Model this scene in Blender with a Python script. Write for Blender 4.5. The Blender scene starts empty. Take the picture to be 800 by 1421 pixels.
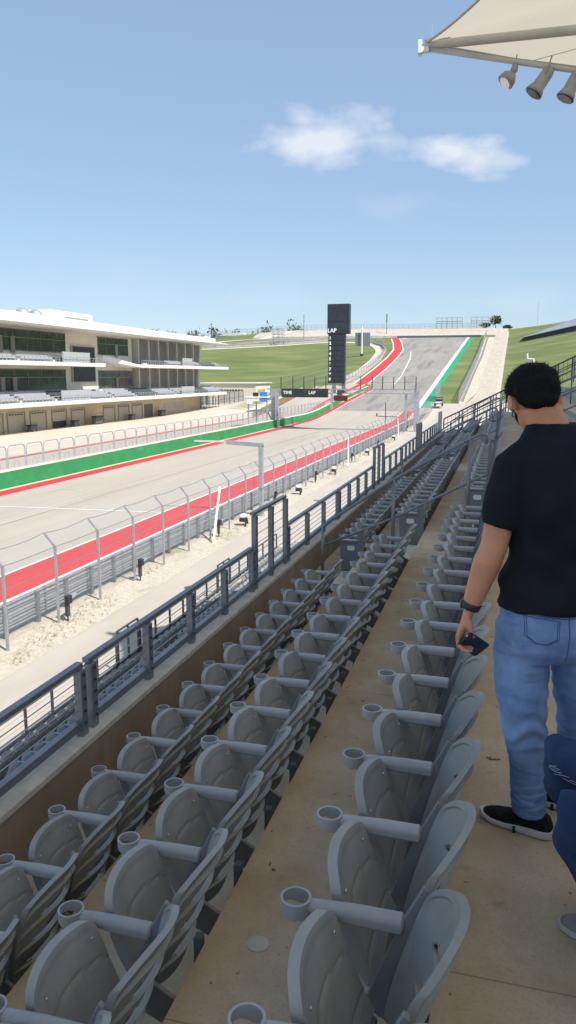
import bpy, math, random
from mathutils import Vector, Matrix, noise
random.seed(7)
R = math.radians
scene = bpy.context.scene
COL = scene.collection

# ------------------------------------------------------------------ camera
cd = bpy.data.cameras.new('camera'); cam = bpy.data.objects.new('camera', cd); COL.objects.link(cam)
cd.sensor_fit = 'VERTICAL'; cd.sensor_height = 24.0; cd.lens = 24.0*1068/1421
cd.clip_start = 0.05; cd.clip_end = 6000
cam.location = (0, 0, 0); cam.rotation_euler = (R(90-10.04), 0, R(15.66))
scene.camera = cam

# ------------------------------------------------------------------ world
SUN_EL = 50.0
SDX, SDY = 0.862, -0.507                 # horizontal direction towards the sun
w = bpy.data.worlds.new('World'); scene.world = w; w.use_nodes = True
nt = w.node_tree; N = nt.nodes; Lk = nt.links; N.clear()
out = N.new('ShaderNodeOutputWorld'); bg = N.new('ShaderNodeBackground'); bg.inputs['Strength'].default_value = 0.14
sky = N.new('ShaderNodeTexSky'); sky.sky_type = 'NISHITA'; sky.sun_disc = False
sky.sun_elevation = R(SUN_EL); sky.sun_rotation = math.atan2(SDX, SDY)
sky.altitude = 200; sky.air_density = 1.0; sky.dust_density = 0.45; sky.ozone_density = 2.2
tc = N.new('ShaderNodeTexCoord')
def wmath(op, a, b=None, c=None):
    n = N.new('ShaderNodeMath'); n.operation = op
    for i, v in enumerate((a, b, c)):
        if v is None: continue
        if isinstance(v, (int, float)): n.inputs[i].default_value = v
        else: Lk.new(v, n.inputs[i])
    return n.outputs[0]
def wdot(vec):
    n = N.new('ShaderNodeVectorMath'); n.operation = 'DOT_PRODUCT'
    Lk.new(tc.outputs['Generated'], n.inputs[0]); n.inputs[1].default_value = vec
    return n.outputs['Value']
nz = N.new('ShaderNodeTexNoise'); nz.inputs['Scale'].default_value = 13; nz.inputs['Detail'].default_value = 9; nz.inputs['Roughness'].default_value = 0.56
mp = N.new('ShaderNodeMapping'); mp.inputs['Scale'].default_value = (1, 1, 1.9)
Lk.new(tc.outputs['Generated'], mp.inputs['Vector']); Lk.new(mp.outputs[0], nz.inputs['Vector'])
# clouds stand at infinity in given directions: azimuth from +Y (towards -X), elevation, half sizes in degrees, density
def cloud(az, el, wa, wb, dens, tilt=0):
    a, e = R(az), R(el)
    c = Vector((-math.sin(a)*math.cos(e), math.cos(a)*math.cos(e), math.sin(e)))
    r = Vector((math.cos(a), math.sin(a), 0)); u = r.cross(c)
    t = R(tilt); r2 = r*math.cos(t)+u*math.sin(t); u2 = u*math.cos(t)-r*math.sin(t)
    f = wdot(c); x = wmath('DIVIDE', wdot(r2), math.tan(R(wa))); y = wmath('DIVIDE', wdot(u2), math.tan(R(wb)))
    d = wmath('SQRT', wmath('ADD', wmath('MULTIPLY', x, x), wmath('MULTIPLY', y, y)))
    m = wmath('SUBTRACT', 1.0, d)
    m = wmath('ADD', m, wmath('MULTIPLY', wmath('SUBTRACT', nz.outputs['Fac'], 0.5), 2.6))
    m = wmath('MULTIPLY', m, 1.15)
    cl = N.new('ShaderNodeClamp'); Lk.new(m, cl.inputs['Value'])
    g = wmath('GREATER_THAN', f, 0.3)
    return wmath('MULTIPLY', wmath('MULTIPLY', cl.outputs[0], g), dens)
CL = [cloud(13.2, 15.9, 5.2, 1.9, .85, 4), cloud(14.6, 17.0, 2.4, 1.2, .6, -30), cloud(4.6, 14.9, 4.9, 1.35, .85, -6), cloud(9.2, 15.6, 3.0, 1.0, .5, -8), cloud(1.0, 14.1, 3.0, .7, .5, 0),
      cloud(8, 11.6, 3.0, 1.0, .14), cloud(17, 5.4, 4.5, 1.2, .14), cloud(1, 5.2, 5.5, 1.3, .16), cloud(27, 6.5, 6, 1.8, .08)]
tot = CL[0]
for c in CL[1:]: tot = wmath('MAXIMUM', tot, c)
# Detail shading inside the cloud from a second noise
mx = N.new('ShaderNodeMix'); mx.data_type = 'RGBA'
tint = N.new('ShaderNodeMix'); tint.data_type = 'RGBA'; tint.blend_type = 'MULTIPLY'
tint.inputs[0].default_value = 1.0; tint.inputs[7].default_value = (0.96, 0.93, 0.90, 1)
Lk.new(sky.outputs[0], tint.inputs[6])
even = N.new('ShaderNodeMix'); even.data_type = 'RGBA'; even.inputs[0].default_value = 0.62; even.inputs[7].default_value = (1.68, 2.42, 3.42, 1)
Lk.new(tint.outputs[2], even.inputs[6]); Lk.new(even.outputs[2], mx.inputs[6])
mx.inputs[7].default_value = (4.1, 4.3, 4.6, 1)
Lk.new(tot, mx.inputs[0]); Lk.new(mx.outputs[2], bg.inputs['Color']); Lk.new(bg.outputs[0], out.inputs[0])

sd = bpy.data.lights.new('sun', 'SUN'); sun = bpy.data.objects.new('sun', sd); COL.objects.link(sun)
sd.energy = 3.85; sd.angle = R(0.53); sd.color = (1.0, 0.955, 0.885)
ce = math.cos(R(SUN_EL)); sv = Vector((SDX*ce, SDY*ce, math.sin(R(SUN_EL))))
sun.rotation_euler = sv.to_track_quat('Z', 'Y').to_euler()
scene.view_settings.view_transform = 'Standard'; scene.view_settings.look = 'None'
scene.view_settings.exposure = 0.58; scene.view_settings.gamma = 1.0
scene.view_settings.use_curve_mapping = False

# ------------------------------------------------------------------ helpers
def wloc(o):
    v = Vector((0, 0, 0))
    while o is not None: v += o.location; o = o.parent
    return v
class MB:
    def __init__(s): s.v = []; s.f = []
    def add(s, vs, fs):
        b = len(s.v); s.v += [tuple(p) for p in vs]; s.f += [tuple(i+b for i in f) for f in fs]; return s
    def box(s, x0, x1, y0, y1, z0, z1):
        return s.add([(x0,y0,z0),(x1,y0,z0),(x1,y1,z0),(x0,y1,z0),(x0,y0,z1),(x1,y0,z1),(x1,y1,z1),(x0,y1,z1)],
                     [(0,3,2,1),(4,5,6,7),(0,1,5,4),(1,2,6,5),(2,3,7,6),(3,0,4,7)])
    def cbox(s, c, d): return s.box(c[0]-d[0]/2, c[0]+d[0]/2, c[1]-d[1]/2, c[1]+d[1]/2, c[2]-d[2]/2, c[2]+d[2]/2)
    def beam(s, a, b, w_, h_, up=(0,0,1)):
        a = Vector(a); b = Vector(b); d = (b-a).normalized(); u = Vector(up)
        sx = d.cross(u)
        if sx.length < 1e-4: sx = d.cross(Vector((0,1,0)))
        sx.normalize(); u = sx.cross(d)
        vs = []
        for p in (a, b):
            for i, j in ((-1,-1),(1,-1),(1,1),(-1,1)): vs.append(p+sx*(i*w_/2)+u*(j*h_/2))
        return s.add(vs, [(0,1,2,3),(7,6,5,4),(0,4,5,1),(1,5,6,2),(2,6,7,3),(3,7,4,0)])
    def tube(s, pts, r, n=8, cap=True):
        pts = [Vector(p) for p in pts]; k = len(pts)
        rr = r if isinstance(r, (list, tuple)) else [r]*k
        vs = []; fs = []; prev = None
        for i, p in enumerate(pts):
            d = (pts[min(i+1,k-1)]-pts[max(i-1,0)]).normalized()
            if prev is None:
                a = d.cross(Vector((0,0,1)))
                if a.length < 1e-3: a = d.cross(Vector((0,1,0)))
            else: a = prev-d*prev.dot(d)
            a.normalize(); prev = a; b = d.cross(a)
            for j in range(n):
                t = 2*math.pi*j/n; vs.append(p+(a*math.cos(t)+b*math.sin(t))*rr[i])
        for i in range(k-1):
            for j in range(n):
                j2 = (j+1) % n; fs.append((i*n+j, i*n+j2, (i+1)*n+j2, (i+1)*n+j))
        if cap: fs.append(tuple(range(n-1,-1,-1))); fs.append(tuple(range((k-1)*n, k*n)))
        return s.add(vs, fs)
    def loft(s, rings):
        n = len(rings[0]); vs = [p for r in rings for p in r]; fs = []
        for i in range(len(rings)-1):
            for j in range(n):
                j2 = (j+1) % n; fs.append((i*n+j, i*n+j2, (i+1)*n+j2, (i+1)*n+j))
        fs.append(tuple(range(n-1,-1,-1))); fs.append(tuple(range((len(rings)-1)*n, len(rings)*n)))
        return s.add(vs, fs)
    def prism(s, poly, axis, t0, t1):
        # poly: list of 2d points; axis 'y' -> (x,z) ; 'x' -> (y,z) ; 'z' -> (x,y)
        def P(p, t): return (p[0], t, p[1]) if axis == 'y' else ((t, p[0], p[1]) if axis == 'x' else (p[0], p[1], t))
        n = len(poly); vs = [P(p, t0) for p in poly]+[P(p, t1) for p in poly]
        fs = [tuple(range(n)), tuple(range(2*n-1, n-1, -1))]+[(i, i+n, (i+1) % n+n, (i+1) % n) for i in range(n)]
        return s.add(vs, fs)
    def ell(s, c, r, rot=None, n=14, m=10):
        c = Vector(c); vs = []; fs = []
        for i in range(1, m):
            t = math.pi*i/m
            for j in range(n):
                p = 2*math.pi*j/n; v = Vector((r[0]*math.sin(t)*math.cos(p), r[1]*math.sin(t)*math.sin(p), r[2]*math.cos(t)))
                if rot is not None: v = rot @ v
                vs.append(c+v)
        top = Vector((0,0,r[2])); 
        if rot is not None: top = rot @ top
        vs += [c+top, c-top]; T = len(vs)-2
        for i in range(m-2):
            for j in range(n):
                j2 = (j+1) % n; fs.append((i*n+j, (i+1)*n+j, (i+1)*n+j2, i*n+j2))
        for j in range(n): fs.append((T, j, (j+1) % n)); fs.append((T+1, (m-2)*n+(j+1) % n, (m-2)*n+j))
        return s.add(vs, fs)
    def mesh(s, name, off=Vector((0,0,0))):
        me = bpy.data.meshes.new(name); me.from_pydata([(p[0]-off.x, p[1]-off.y, p[2]-off.z) for p in s.v], [], s.f)
        me.update(); return me
    def build(s, name, m, parent=None, smooth=False, bevel=0, origin=None, fix=True):
        off = wloc(parent) if parent else (Vector(origin) if origin else Vector((0,0,0)))
        me = s.mesh(name, off)
        if fix:
            import bmesh
            bm = bmesh.new(); bm.from_mesh(me); bmesh.ops.recalc_face_normals(bm, faces=bm.faces); 
            if bevel: bmesh.ops.bevel(bm, geom=list(bm.edges), offset=bevel, segments=1, affect='EDGES', clamp_overlap=True)
            bm.to_mesh(me); bm.free()
        me.materials.append(m)
        if smooth:
            me.shade_smooth()
        o = bpy.data.objects.new(name, me); COL.objects.link(o)
        if parent: o.parent = parent
        elif origin: o.location = origin
        return o
def tag(o, label=None, cat=None, group=None, kind=None):
    if label: o['label'] = label
    if cat: o['category'] = cat
    if group: o['group'] = group
    if kind: o['kind'] = kind
    return o
def empty(name, loc, label, cat, group=None):
    o = bpy.data.objects.new(name, None); COL.objects.link(o); o.location = loc
    o.empty_display_size = .1
    return tag(o, label, cat, group)
def copy_tree(o, parent=None):
    c = o.copy(); COL.objects.link(c); c.parent = parent; COPIED.append(c)
    for ch in KIDS.get(o.name, ()): copy_tree(ch, c)
    return c
KIDS = {}; COPIED = []
def scan_kids():
    KIDS.clear()
    for o in COL.objects:
        if o.parent: KIDS.setdefault(o.parent.name, []).append(o)
def text_obj(txt, size, loc, rot, m, parent, name='lettering', bold=0.0, extrude=.004, sx=1.0):
    cu = bpy.data.curves.new('t', 'FONT'); cu.body = txt; cu.size = size; cu.offset = bold; cu.extrude = extrude
    cu.align_x = 'CENTER'; cu.align_y = 'CENTER'
    t = bpy.data.objects.new('t', cu); COL.objects.link(t)
    dg = bpy.context.evaluated_depsgraph_get(); me = bpy.data.meshes.new_from_object(t.evaluated_get(dg))
    bpy.data.objects.remove(t)
    M = Matrix.Translation(Vector(loc)-wloc(parent)) @ rot.to_4x4() @ Matrix.Diagonal((sx,1,1,1))
    me.transform(M); me.materials.clear(); me.materials.append(m)
    o = bpy.data.objects.new(name, me); COL.objects.link(o); o.parent = parent
    return o

# ------------------------------------------------------------------ materials
def mat(name, col, rough=.7, metal=0, var=.12, scale=4, col2=None, bump=0, bscale=40, stretch=(1,1,1), detail=6, spec=.5, contrast=(.35,.65), obj=False):
    m = bpy.data.materials.new(name); m.use_nodes = True; t = m.node_tree; b = t.nodes['Principled BSDF']
    b.inputs['Roughness'].default_value = rough; b.inputs['Metallic'].default_value = metal
    b.inputs['Specular IOR Level'].default_value = spec
    g = t.nodes.new('ShaderNodeNewGeometry'); src = g.outputs['Position']
    if obj:
        tcn = t.nodes.new('ShaderNodeTexCoord'); src = tcn.outputs['Object']
    mpn = t.nodes.new('ShaderNodeMapping'); mpn.inputs['Scale'].default_value = stretch; t.links.new(src, mpn.inputs['Vector'])
    n = t.nodes.new('ShaderNodeTexNoise'); n.inputs['Scale'].default_value = scale; n.inputs['Detail'].default_value = detail; n.inputs['Roughness'].default_value = .6
    t.links.new(mpn.outputs[0], n.inputs['Vector'])
    rp = t.nodes.new('ShaderNodeValToRGB'); e = rp.color_ramp.elements
    c2 = col2 if col2 else tuple(min(1, c*(1+var)) for c in col)
    c1 = col if col2 else tuple(c*(1-var) for c in col)
    e[0].position = contrast[0]; e[1].position = contrast[1]
    e[0].color = (*c1, 1); e[1].color = (*c2, 1)
    t.links.new(n.outputs['Fac'], rp.inputs[0]); t.links.new(rp.outputs[0], b.inputs['Base Color'])
    if bump:
        n2 = t.nodes.new('ShaderNodeTexNoise'); n2.inputs['Scale'].default_value = bscale; n2.inputs['Detail'].default_value = 5
        t.links.new(mpn.outputs[0], n2.inputs['Vector'])
        bp = t.nodes.new('ShaderNodeBump'); bp.inputs['Strength'].default_value = bump; bp.inputs['Distance'].default_value = .02
        t.links.new(n2.outputs['Fac'], bp.inputs['Height']); t.links.new(bp.outputs[0], b.inputs['Normal'])
    return m
def layer(m, col, scale, lo, hi, stretch=(1,1,1), detail=4, amt=1.0, rough_=.6):
    """overlay a second, differently scaled pattern of real stains / patches on a material"""
    t = m.node_tree; b = t.nodes['Principled BSDF']; old = b.inputs['Base Color'].links[0].from_socket
    g = t.nodes.new('ShaderNodeNewGeometry'); mpn = t.nodes.new('ShaderNodeMapping'); mpn.inputs['Scale'].default_value = stretch
    mpn.inputs['Location'].default_value = (scale*3.1, scale*1.7, 5)
    t.links.new(g.outputs['Position'], mpn.inputs['Vector'])
    n = t.nodes.new('ShaderNodeTexNoise'); n.inputs['Scale'].default_value = scale; n.inputs['Detail'].default_value = detail; n.inputs['Roughness'].default_value = rough_
    t.links.new(mpn.outputs[0], n.inputs['Vector'])
    r = t.nodes.new('ShaderNodeMapRange'); r.inputs['From Min'].default_value = lo; r.inputs['From Max'].default_value = hi; r.inputs['To Max'].default_value = amt
    t.links.new(n.outputs['Fac'], r.inputs['Value'])
    x = t.nodes.new('ShaderNodeMix'); x.data_type = 'RGBA'; t.links.new(r.outputs[0], x.inputs[0]); t.links.new(old, x.inputs[6]); x.inputs[7].default_value = (*col, 1)
    t.links.new(x.outputs[2], b.inputs['Base Color']); return m
def joints(m, sx, sy, wline=.012, col=(.12,.1,.08), amt=.6, axis=(0,1), offs=(0,0)):
    """thin joints every sx / sy metres"""
    t = m.node_tree; b = t.nodes['Principled BSDF']; old = b.inputs['Base Color'].links[0].from_socket
    g = t.nodes.new('ShaderNodeNewGeometry'); sp = t.nodes.new('ShaderNodeSeparateXYZ'); t.links.new(g.outputs['Position'], sp.inputs[0])
    res = None
    for k, s_ in enumerate((sx, sy)):
        if not s_: continue
        a = t.nodes.new('ShaderNodeMath'); a.operation = 'ADD'; a.inputs[1].default_value = 1000*s_+offs[k]; t.links.new(sp.outputs[axis[k]], a.inputs[0])
        d = t.nodes.new('ShaderNodeMath'); d.operation = 'DIVIDE'; d.inputs[1].default_value = s_; t.links.new(a.outputs[0], d.inputs[0])
        f = t.nodes.new('ShaderNodeMath'); f.operation = 'FRACT'; t.links.new(d.outputs[0], f.inputs[0])
        l = t.nodes.new('ShaderNodeMath'); l.operation = 'LESS_THAN'; l.inputs[1].default_value = wline/s_; t.links.new(f.outputs[0], l.inputs[0])
        if res is None: res = l.outputs[0]
        else:
            mxn = t.nodes.new('ShaderNodeMath'); mxn.operation = 'MAXIMUM'; t.links.new(res, mxn.inputs[0]); t.links.new(l.outputs[0], mxn.inputs[1]); res = mxn.outputs[0]
    mu = t.nodes.new('ShaderNodeMath'); mu.operation = 'MULTIPLY'; mu.inputs[1].default_value = amt; t.links.new(res, mu.inputs[0])
    x = t.nodes.new('ShaderNodeMix'); x.data_type = 'RGBA'; t.links.new(mu.outputs[0], x.inputs[0]); t.links.new(old, x.inputs[6]); x.inputs[7].default_value = (*col, 1)
    t.links.new(x.outputs[2], b.inputs['Base Color']); return m
def mesh_wire(name, col, cell, thick, axis=(1,2)):
    """chain-link: a diamond grid of real wire, open between"""
    m = bpy.data.materials.new(name); m.use_nodes = True; t = m.node_tree; b = t.nodes['Principled BSDF']
    b.inputs['Base Color'].default_value = (*col, 1); b.inputs['Roughness'].default_value = .5; b.inputs['Metallic'].default_value = .3
    g = t.nodes.new('ShaderNodeNewGeometry'); sp = t.nodes.new('ShaderNodeSeparateXYZ'); t.links.new(g.outputs['Position'], sp.inputs[0])
    ms = []
    for op in ('ADD', 'SUBTRACT'):
        a = t.nodes.new('ShaderNodeMath'); a.operation = op; t.links.new(sp.outputs[axis[0]], a.inputs[0]); t.links.new(sp.outputs[axis[1]], a.inputs[1])
        d = t.nodes.new('ShaderNodeMath'); d.operation = 'MULTIPLY_ADD'; d.inputs[1].default_value = 1/cell; d.inputs[2].default_value = 5000; t.links.new(a.outputs[0], d.inputs[0])
        f = t.nodes.new('ShaderNodeMath'); f.operation = 'FRACT'; t.links.new(d.outputs[0], f.inputs[0])
        l = t.nodes.new('ShaderNodeMath'); l.operation = 'LESS_THAN'; l.inputs[1].default_value = thick; t.links.new(f.outputs[0], l.inputs[0]); ms.append(l.outputs[0])
    mxn = t.nodes.new('ShaderNodeMath'); mxn.operation = 'MAXIMUM'; t.links.new(ms[0], mxn.inputs[0]); t.links.new(ms[1], mxn.inputs[1])
    t.links.new(mxn.outputs[0], b.inputs['Alpha']); return m

M = {}
M['concrete_floor'] = mat('concrete_floor', (.47,.345,.21), .8, var=.13, scale=3.0, bump=.25, bscale=60, col2=(.60,.48,.33))
layer(M['concrete_floor'], (.32,.22,.13), 1.1, .55, .75, (1.5,.5,1), 6, .7)
layer(M['concrete_floor'], (.52,.46,.39), 2.3, .60, .8, (1,.35,1), 6, .55)
layer(M['concrete_floor'], (.20,.15,.10), 7.0, .62, .80, (1,1,1), 5, .6)
layer(M['concrete_floor'], (.38,.31,.23), 90.0, .50, .66, (1,1,1), 6, .55)
joints(M['concrete_floor'], 0, 3.03, .007, (.15,.11,.07), .55, offs=(0,.85))
layer(M['concrete_floor'], (.10,.075,.05), 17.0, .70, .74, (1,1,1), 2, .7)
M['concrete_wall'] = mat('concrete_wall', (.29,.225,.16), .85, var=.15, scale=2.5, stretch=(1,1,.4), bump=.2, bscale=50)
layer(M['concrete_wall'], (.46,.40,.32), 3.0, .60, .8, (1,1,.25), 5, .5)
M['concrete_ledge'] = mat('concrete_ledge', (.56,.51,.43), .85, var=.14, scale=6, bump=.2, bscale=60)
M['concrete_grey'] = mat('concrete_grey', (.46,.425,.38), .85, var=.12, scale=1.2)
M['seat'] = mat('seat_plastic', (.285,.29,.28), .42, var=.07, scale=9, spec=.45, obj=True)
M['seat_arm'] = mat('arm_plastic', (.33,.335,.345), .38, var=.06, scale=11, spec=.5, obj=True)
M['seat_frame'] = mat('seat_frame', (.17,.195,.235), .45, var=.1, scale=12, metal=.2)
for _k in ('seat', 'seat_arm'):
    _t = M[_k].node_tree; _b = _t.nodes['Principled BSDF']; _old = _b.inputs['Base Color'].links[0].from_socket
    _oi = _t.nodes.new('ShaderNodeObjectInfo'); _mr = _t.nodes.new('ShaderNodeMapRange'); _mr.inputs['To Min'].default_value = .90; _mr.inputs['To Max'].default_value = 1.10
    _t.links.new(_oi.outputs['Random'], _mr.inputs['Value'])
    _vm = _t.nodes.new('ShaderNodeVectorMath'); _vm.operation = 'SCALE'; _t.links.new(_old, _vm.inputs[0]); _t.links.new(_mr.outputs[0], _vm.inputs['Scale']); _t.links.new(_vm.outputs[0], _b.inputs['Base Color'])
    layer(M[_k], (.19,.185,.17), 9, .56, .80, (1,1,.35), 6, .40)
    layer(M[_k], (.42,.42,.41), 45, .66, .74, (1,.4,1), 3, .35)
M['bracket'] = mat('bracket_plastic', (.20,.21,.23), .4, var=.08, scale=12, obj=True)
M['rail'] = mat('rail_paint', (.21,.23,.26), .38, var=.12, scale=6, metal=.35)
M['rail_dark'] = mat('rail_dark', (.06,.07,.085), .45, var=.1, scale=6, metal=.3)
M['cable'] = mat('steel_cable', (.35,.36,.38), .35, metal=.8)
M['galv'] = mat('galvanised', (.42,.44,.46), .45, metal=.45, var=.12, scale=3)
M['galv_dark'] = mat('galvanised_weathered', (.22,.24,.25), .5, metal=.3, var=.15, scale=3)
M['white'] = mat('white_paint', (.8,.8,.78), .55, var=.04)
M['off_white'] = mat('off_white', (.72,.68,.60), .6, var=.06, scale=.6)
M['black'] = mat('black_panel', (.024,.028,.038), .5, var=.25, scale=1)
M['screen'] = mat('screen_panel', (.03,.04,.055), .35, var=.25, scale=.6, spec=.4)
M['screw'] = mat('screw_head', (.75,.76,.76), .25, metal=.6)
M['red'] = mat('red_paint', (.62,.036,.038), .65, var=.10, scale=.35, stretch=(1,.25,1))
layer(M['red'], (.40,.06,.065), 1.5, .52, .8, (1.2,.12,1), 5, .5)
M['green'] = mat('green_paint', (.025,.26,.085), .65, var=.12, scale=.5)
layer(M['green'], (.12,.36,.20), 1.2, .58, .75, (1,.4,.6), 5, .5)
M['teal'] = mat('green_kerb', (.02,.32,.15), .65, var=.1, scale=.3)
M['line'] = mat('line_paint', (.74,.72,.68), .7, var=.08, scale=2)
M['asphalt'] = mat('pale_asphalt', (.46,.40,.32), .9, var=.06, scale=.12, stretch=(1.3,.25,1), detail=8)
layer(M['asphalt'], (.30,.27,.235), 1.3, .60, .72, (1.4,.025,1), 4, .45)
layer(M['asphalt'], (.365,.325,.27), .45, .48, .75, (1.6,.06,1), 6, .55)
layer(M['asphalt'], (.50,.45,.385), 3.0, .5, .8, (1,.2,1), 6, .5)
M['hill_asphalt'] = mat('hill_asphalt', (.31,.282,.243), .9, var=.09, scale=.08, stretch=(2,.3,1), detail=8)
layer(M['hill_asphalt'], (.17,.16,.148), .22, .50, .66, (1.6,.10,1), 7, .75)
layer(M['hill_asphalt'], (.13,.125,.12), 1.1, .62, .70, (1.2,.03,1), 3, .6)
layer(M['hill_asphalt'], (.36,.335,.30), .05, .55, .7, (1,.5,1), 5, .5)
M['apron'] = mat('pale_concrete', (.60,.53,.43), .85, var=.06, scale=.15)
layer(M['apron'], (.50,.44,.35), .3, .55, .75, (1,.3,1), 5, .5)
joints(M['apron'], 6, 6, .08, (.42,.37,.30), .5)
M['road'] = mat('service_road', (.50,.44,.365), .88, var=.07, scale=.4, stretch=(1,.4,1), bump=.1, bscale=30)
layer(M['road'], (.42,.365,.295), .5, .52, .75, (1,.3,1), 6, .6)
M['hill_road'] = mat('hill_road', (.50,.43,.345), .9, var=.08, scale=.5, stretch=(1,.3,1))
layer(M['hill_road'], (.40,.325,.25), .7, .50, .70, (2,.12,1), 6, .7)
layer(M['hill_road'], (.58,.53,.46), .25, .5, .75, (1,.6,1), 5, .6)
M['gravel'] = mat('dirt_gravel', (.50,.435,.34), .95, scale=5, col2=(.60,.535,.44), bump=.4, bscale=18, contrast=(.4,.62), detail=10)
layer(M['gravel'], (.33,.30,.17), .55, .53, .66, (1,.45,1), 8, .75, .75)
M['grass'] = mat('mown_grass', (.118,.150,.038), .95, scale=.08, col2=(.21,.23,.08), contrast=(.38,.66), detail=10, stretch=(.5,1.3,1))
layer(M['grass'], (.21,.20,.08), .6, .52, .78, (.3,1.6,1), 9, .6)
layer(M['grass'], (.26,.235,.11), 2.2, .60, .80, (.5,1,1), 6, .5)
layer(M['grass'], (.075,.115,.022), .025, .52, .68, (.5,1.5,1), 6, .55)
M['building'] = mat('building_cream', (.74,.68,.58), .7, var=.05, scale=.3)
M['building_grey'] = mat('building_soffit', (.70,.67,.62), .8, var=.05, scale=.3)
M['stone'] = mat('tan_block', (.55,.455,.32), .85, var=.08, scale=.8)
joints(M['stone'], 1.2, .6, .035, (.36,.28,.18), .6, axis=(1,2))
M['garage_door'] = mat('garage_door', (.44,.385,.31), .6, var=.05)
joints(M['garage_door'], 0, .45, .05, (.30,.26,.2), .7, axis=(0,2))
M['column'] = mat('column_grey', (.27,.26,.25), .8, var=.06)
M['fence_mesh'] = mesh_wire('chain_link', (.40,.41,.42), .085, .085)
M['fence_mesh_x'] = mesh_wire('chain_link_across', (.40,.41,.42), .12, .10, (0,2))
M['fence_dense'] = mesh_wire('dense_link', (.42,.42,.42), .30, .24)
M['canopy'] = mat('canopy_fabric', (.62,.565,.50), .8, var=.05, scale=.7, stretch=(1,1,1))
_t = M['canopy'].node_tree; _b = _t.nodes['Principled BSDF']; _o = _t.nodes['Material Output']
_tr = _t.nodes.new('ShaderNodeBsdfTranslucent'); _tr.inputs['Color'].default_value = (.80,.70,.56,1); _mx = _t.nodes.new('ShaderNodeMixShader'); _mx.inputs[0].default_value = .5
_t.links.new(_b.outputs[0], _mx.inputs[1]); _t.links.new(_tr.outputs[0], _mx.inputs[2]); _t.links.new(_mx.outputs[0], _o.inputs['Surface'])
M['canopy_steel'] = mat('canopy_steel', (.50,.47,.43), .5, var=.08, scale=2)
M['lamp'] = mat('lamp_housing', (.34,.325,.30), .5, var=.1, metal=.2)
M['bark'] = mat('bark', (.10,.075,.05), .9)
M['leaf'] = mat('leaf', (.030,.055,.020), .8, scale=.6, col2=(.085,.115,.045))
M['soffit_seat'] = mat('bench_grey', (.40,.41,.42), .6, var=.1)
M['bench_dark'] = mat('bench_dark', (.10,.11,.12), .6, var=.1)
gl = mat('window_glass', (.022,.05,.045), .08, var=.5, scale=.35, spec=.6); M['glass'] = gl
layer(gl, (.10,.13,.12), .5, .60, .66, (1,1,.5), 3, .6)
M['rubber'] = mat('rubber', (.02,.02,.02), .8)
M['led'] = mat('led_red', (.12,.012,.015), .5)
M['blue'] = mat('blue_panel', (.05,.25,.6), .5)

# ------------------------------------------------------------------ terrain
def sst(a, b, x):
    t = max(0, min(1, (x-a)/(b-a))); return t*t*(3-2*t)
def softline(y, y0, slope, cap, r=14.0):
    # -10 before y0, rising with the slope, capped softly
    z = -10.0
    d = y-y0
    if d > r: z = -10+slope*d
    elif d > -r: z = -10+slope*(d+r)**2/(4*r)
    e = z-cap
    if e > 3: z = cap
    elif e > -3: z = cap-(3-e)**2/12
    return z
def h(x, y):
    hr = softline(y, 178, .1176, 21.6); hl = softline(y, 256, .165, 22.0)
    t = sst(-96, -52, x); z = hl*(1-t)+hr*t
    if y > 440: z += 6.2*sst(452, 482, y)*sst(-230, -120, x)*(1-sst(-14, 30, x)*.4)
    if x > 2: z += .19*(min(x, 160)-2)*sst(150, 400, y)*(1-sst(480, 700, y)*.3)
    if y > 490: z += (noise.noise(Vector((x*.004, y*.004, 0))))*4*sst(490, 700, y)
    return z
YL = [-60,-30,0,10,20,30,40,50,60,70,80,90,100,110,120,130,140,150]+[152+4*i for i in range(88)]+[520,560,620,700,820,1000,1300,1800,2600,3500]
def ribbon(name, xa, xb, y0, y1, m, dz, nx=1, label=None, kind='structure', thick=0, sides=True):
    ys = [y for y in YL if y0 < y < y1]; ys = [y0]+ys+[y1]
    b = MB(); vs = []; fs = []
    for y in ys:
        a = xa(y) if callable(xa) else xa; c = xb(y) if callable(xb) else xb
        for i in range(nx+1):
            x = a+(c-a)*i/nx; vs.append((x, y, h(x, y)+dz))
    k = nx+1
    for j in range(len(ys)-1):
        for i in range(nx): fs.append((j*k+i, j*k+i+1, (j+1)*k+i+1, (j+1)*k+i))
    b.add(vs, fs); o = b.build(name, m, smooth=True, fix=False)
    if kind: o['kind'] = kind
    return o
def interp(tab):
    def f(y):
        if y <= tab[0][0]: return tab[0][1]
        for (a, b), (c, d) in zip(tab, tab[1:]):
            if y <= c:
                t = (y-a)/(c-a); return b+(d-b)*t
        return tab[-1][1]
    return f
XL = [-1500,-900,-600,-420,-320,-260,-220,-190,-170,-150,-135,-120,-108,-100,-96,-90,-84,-78,-72,-66,-60,-56,-52,-48,-44,-40,-34,-28,-22,-18,-12,-6,0,2,8,16,26,40,60,90,130,160,220,400,800,1500]
g = MB(); vs = [(x, y, h(x, y)) for y in YL for x in XL]; k = len(XL)
fs = [(j*k+i, j*k+i+1, (j+1)*k+i+1, (j+1)*k+i) for j in range(len(YL)-1) for i in range(k-1)]
g.add(vs, fs); o = g.build('ground', M['grass'], smooth=True, fix=False); o['kind'] = 'structure'

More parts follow.
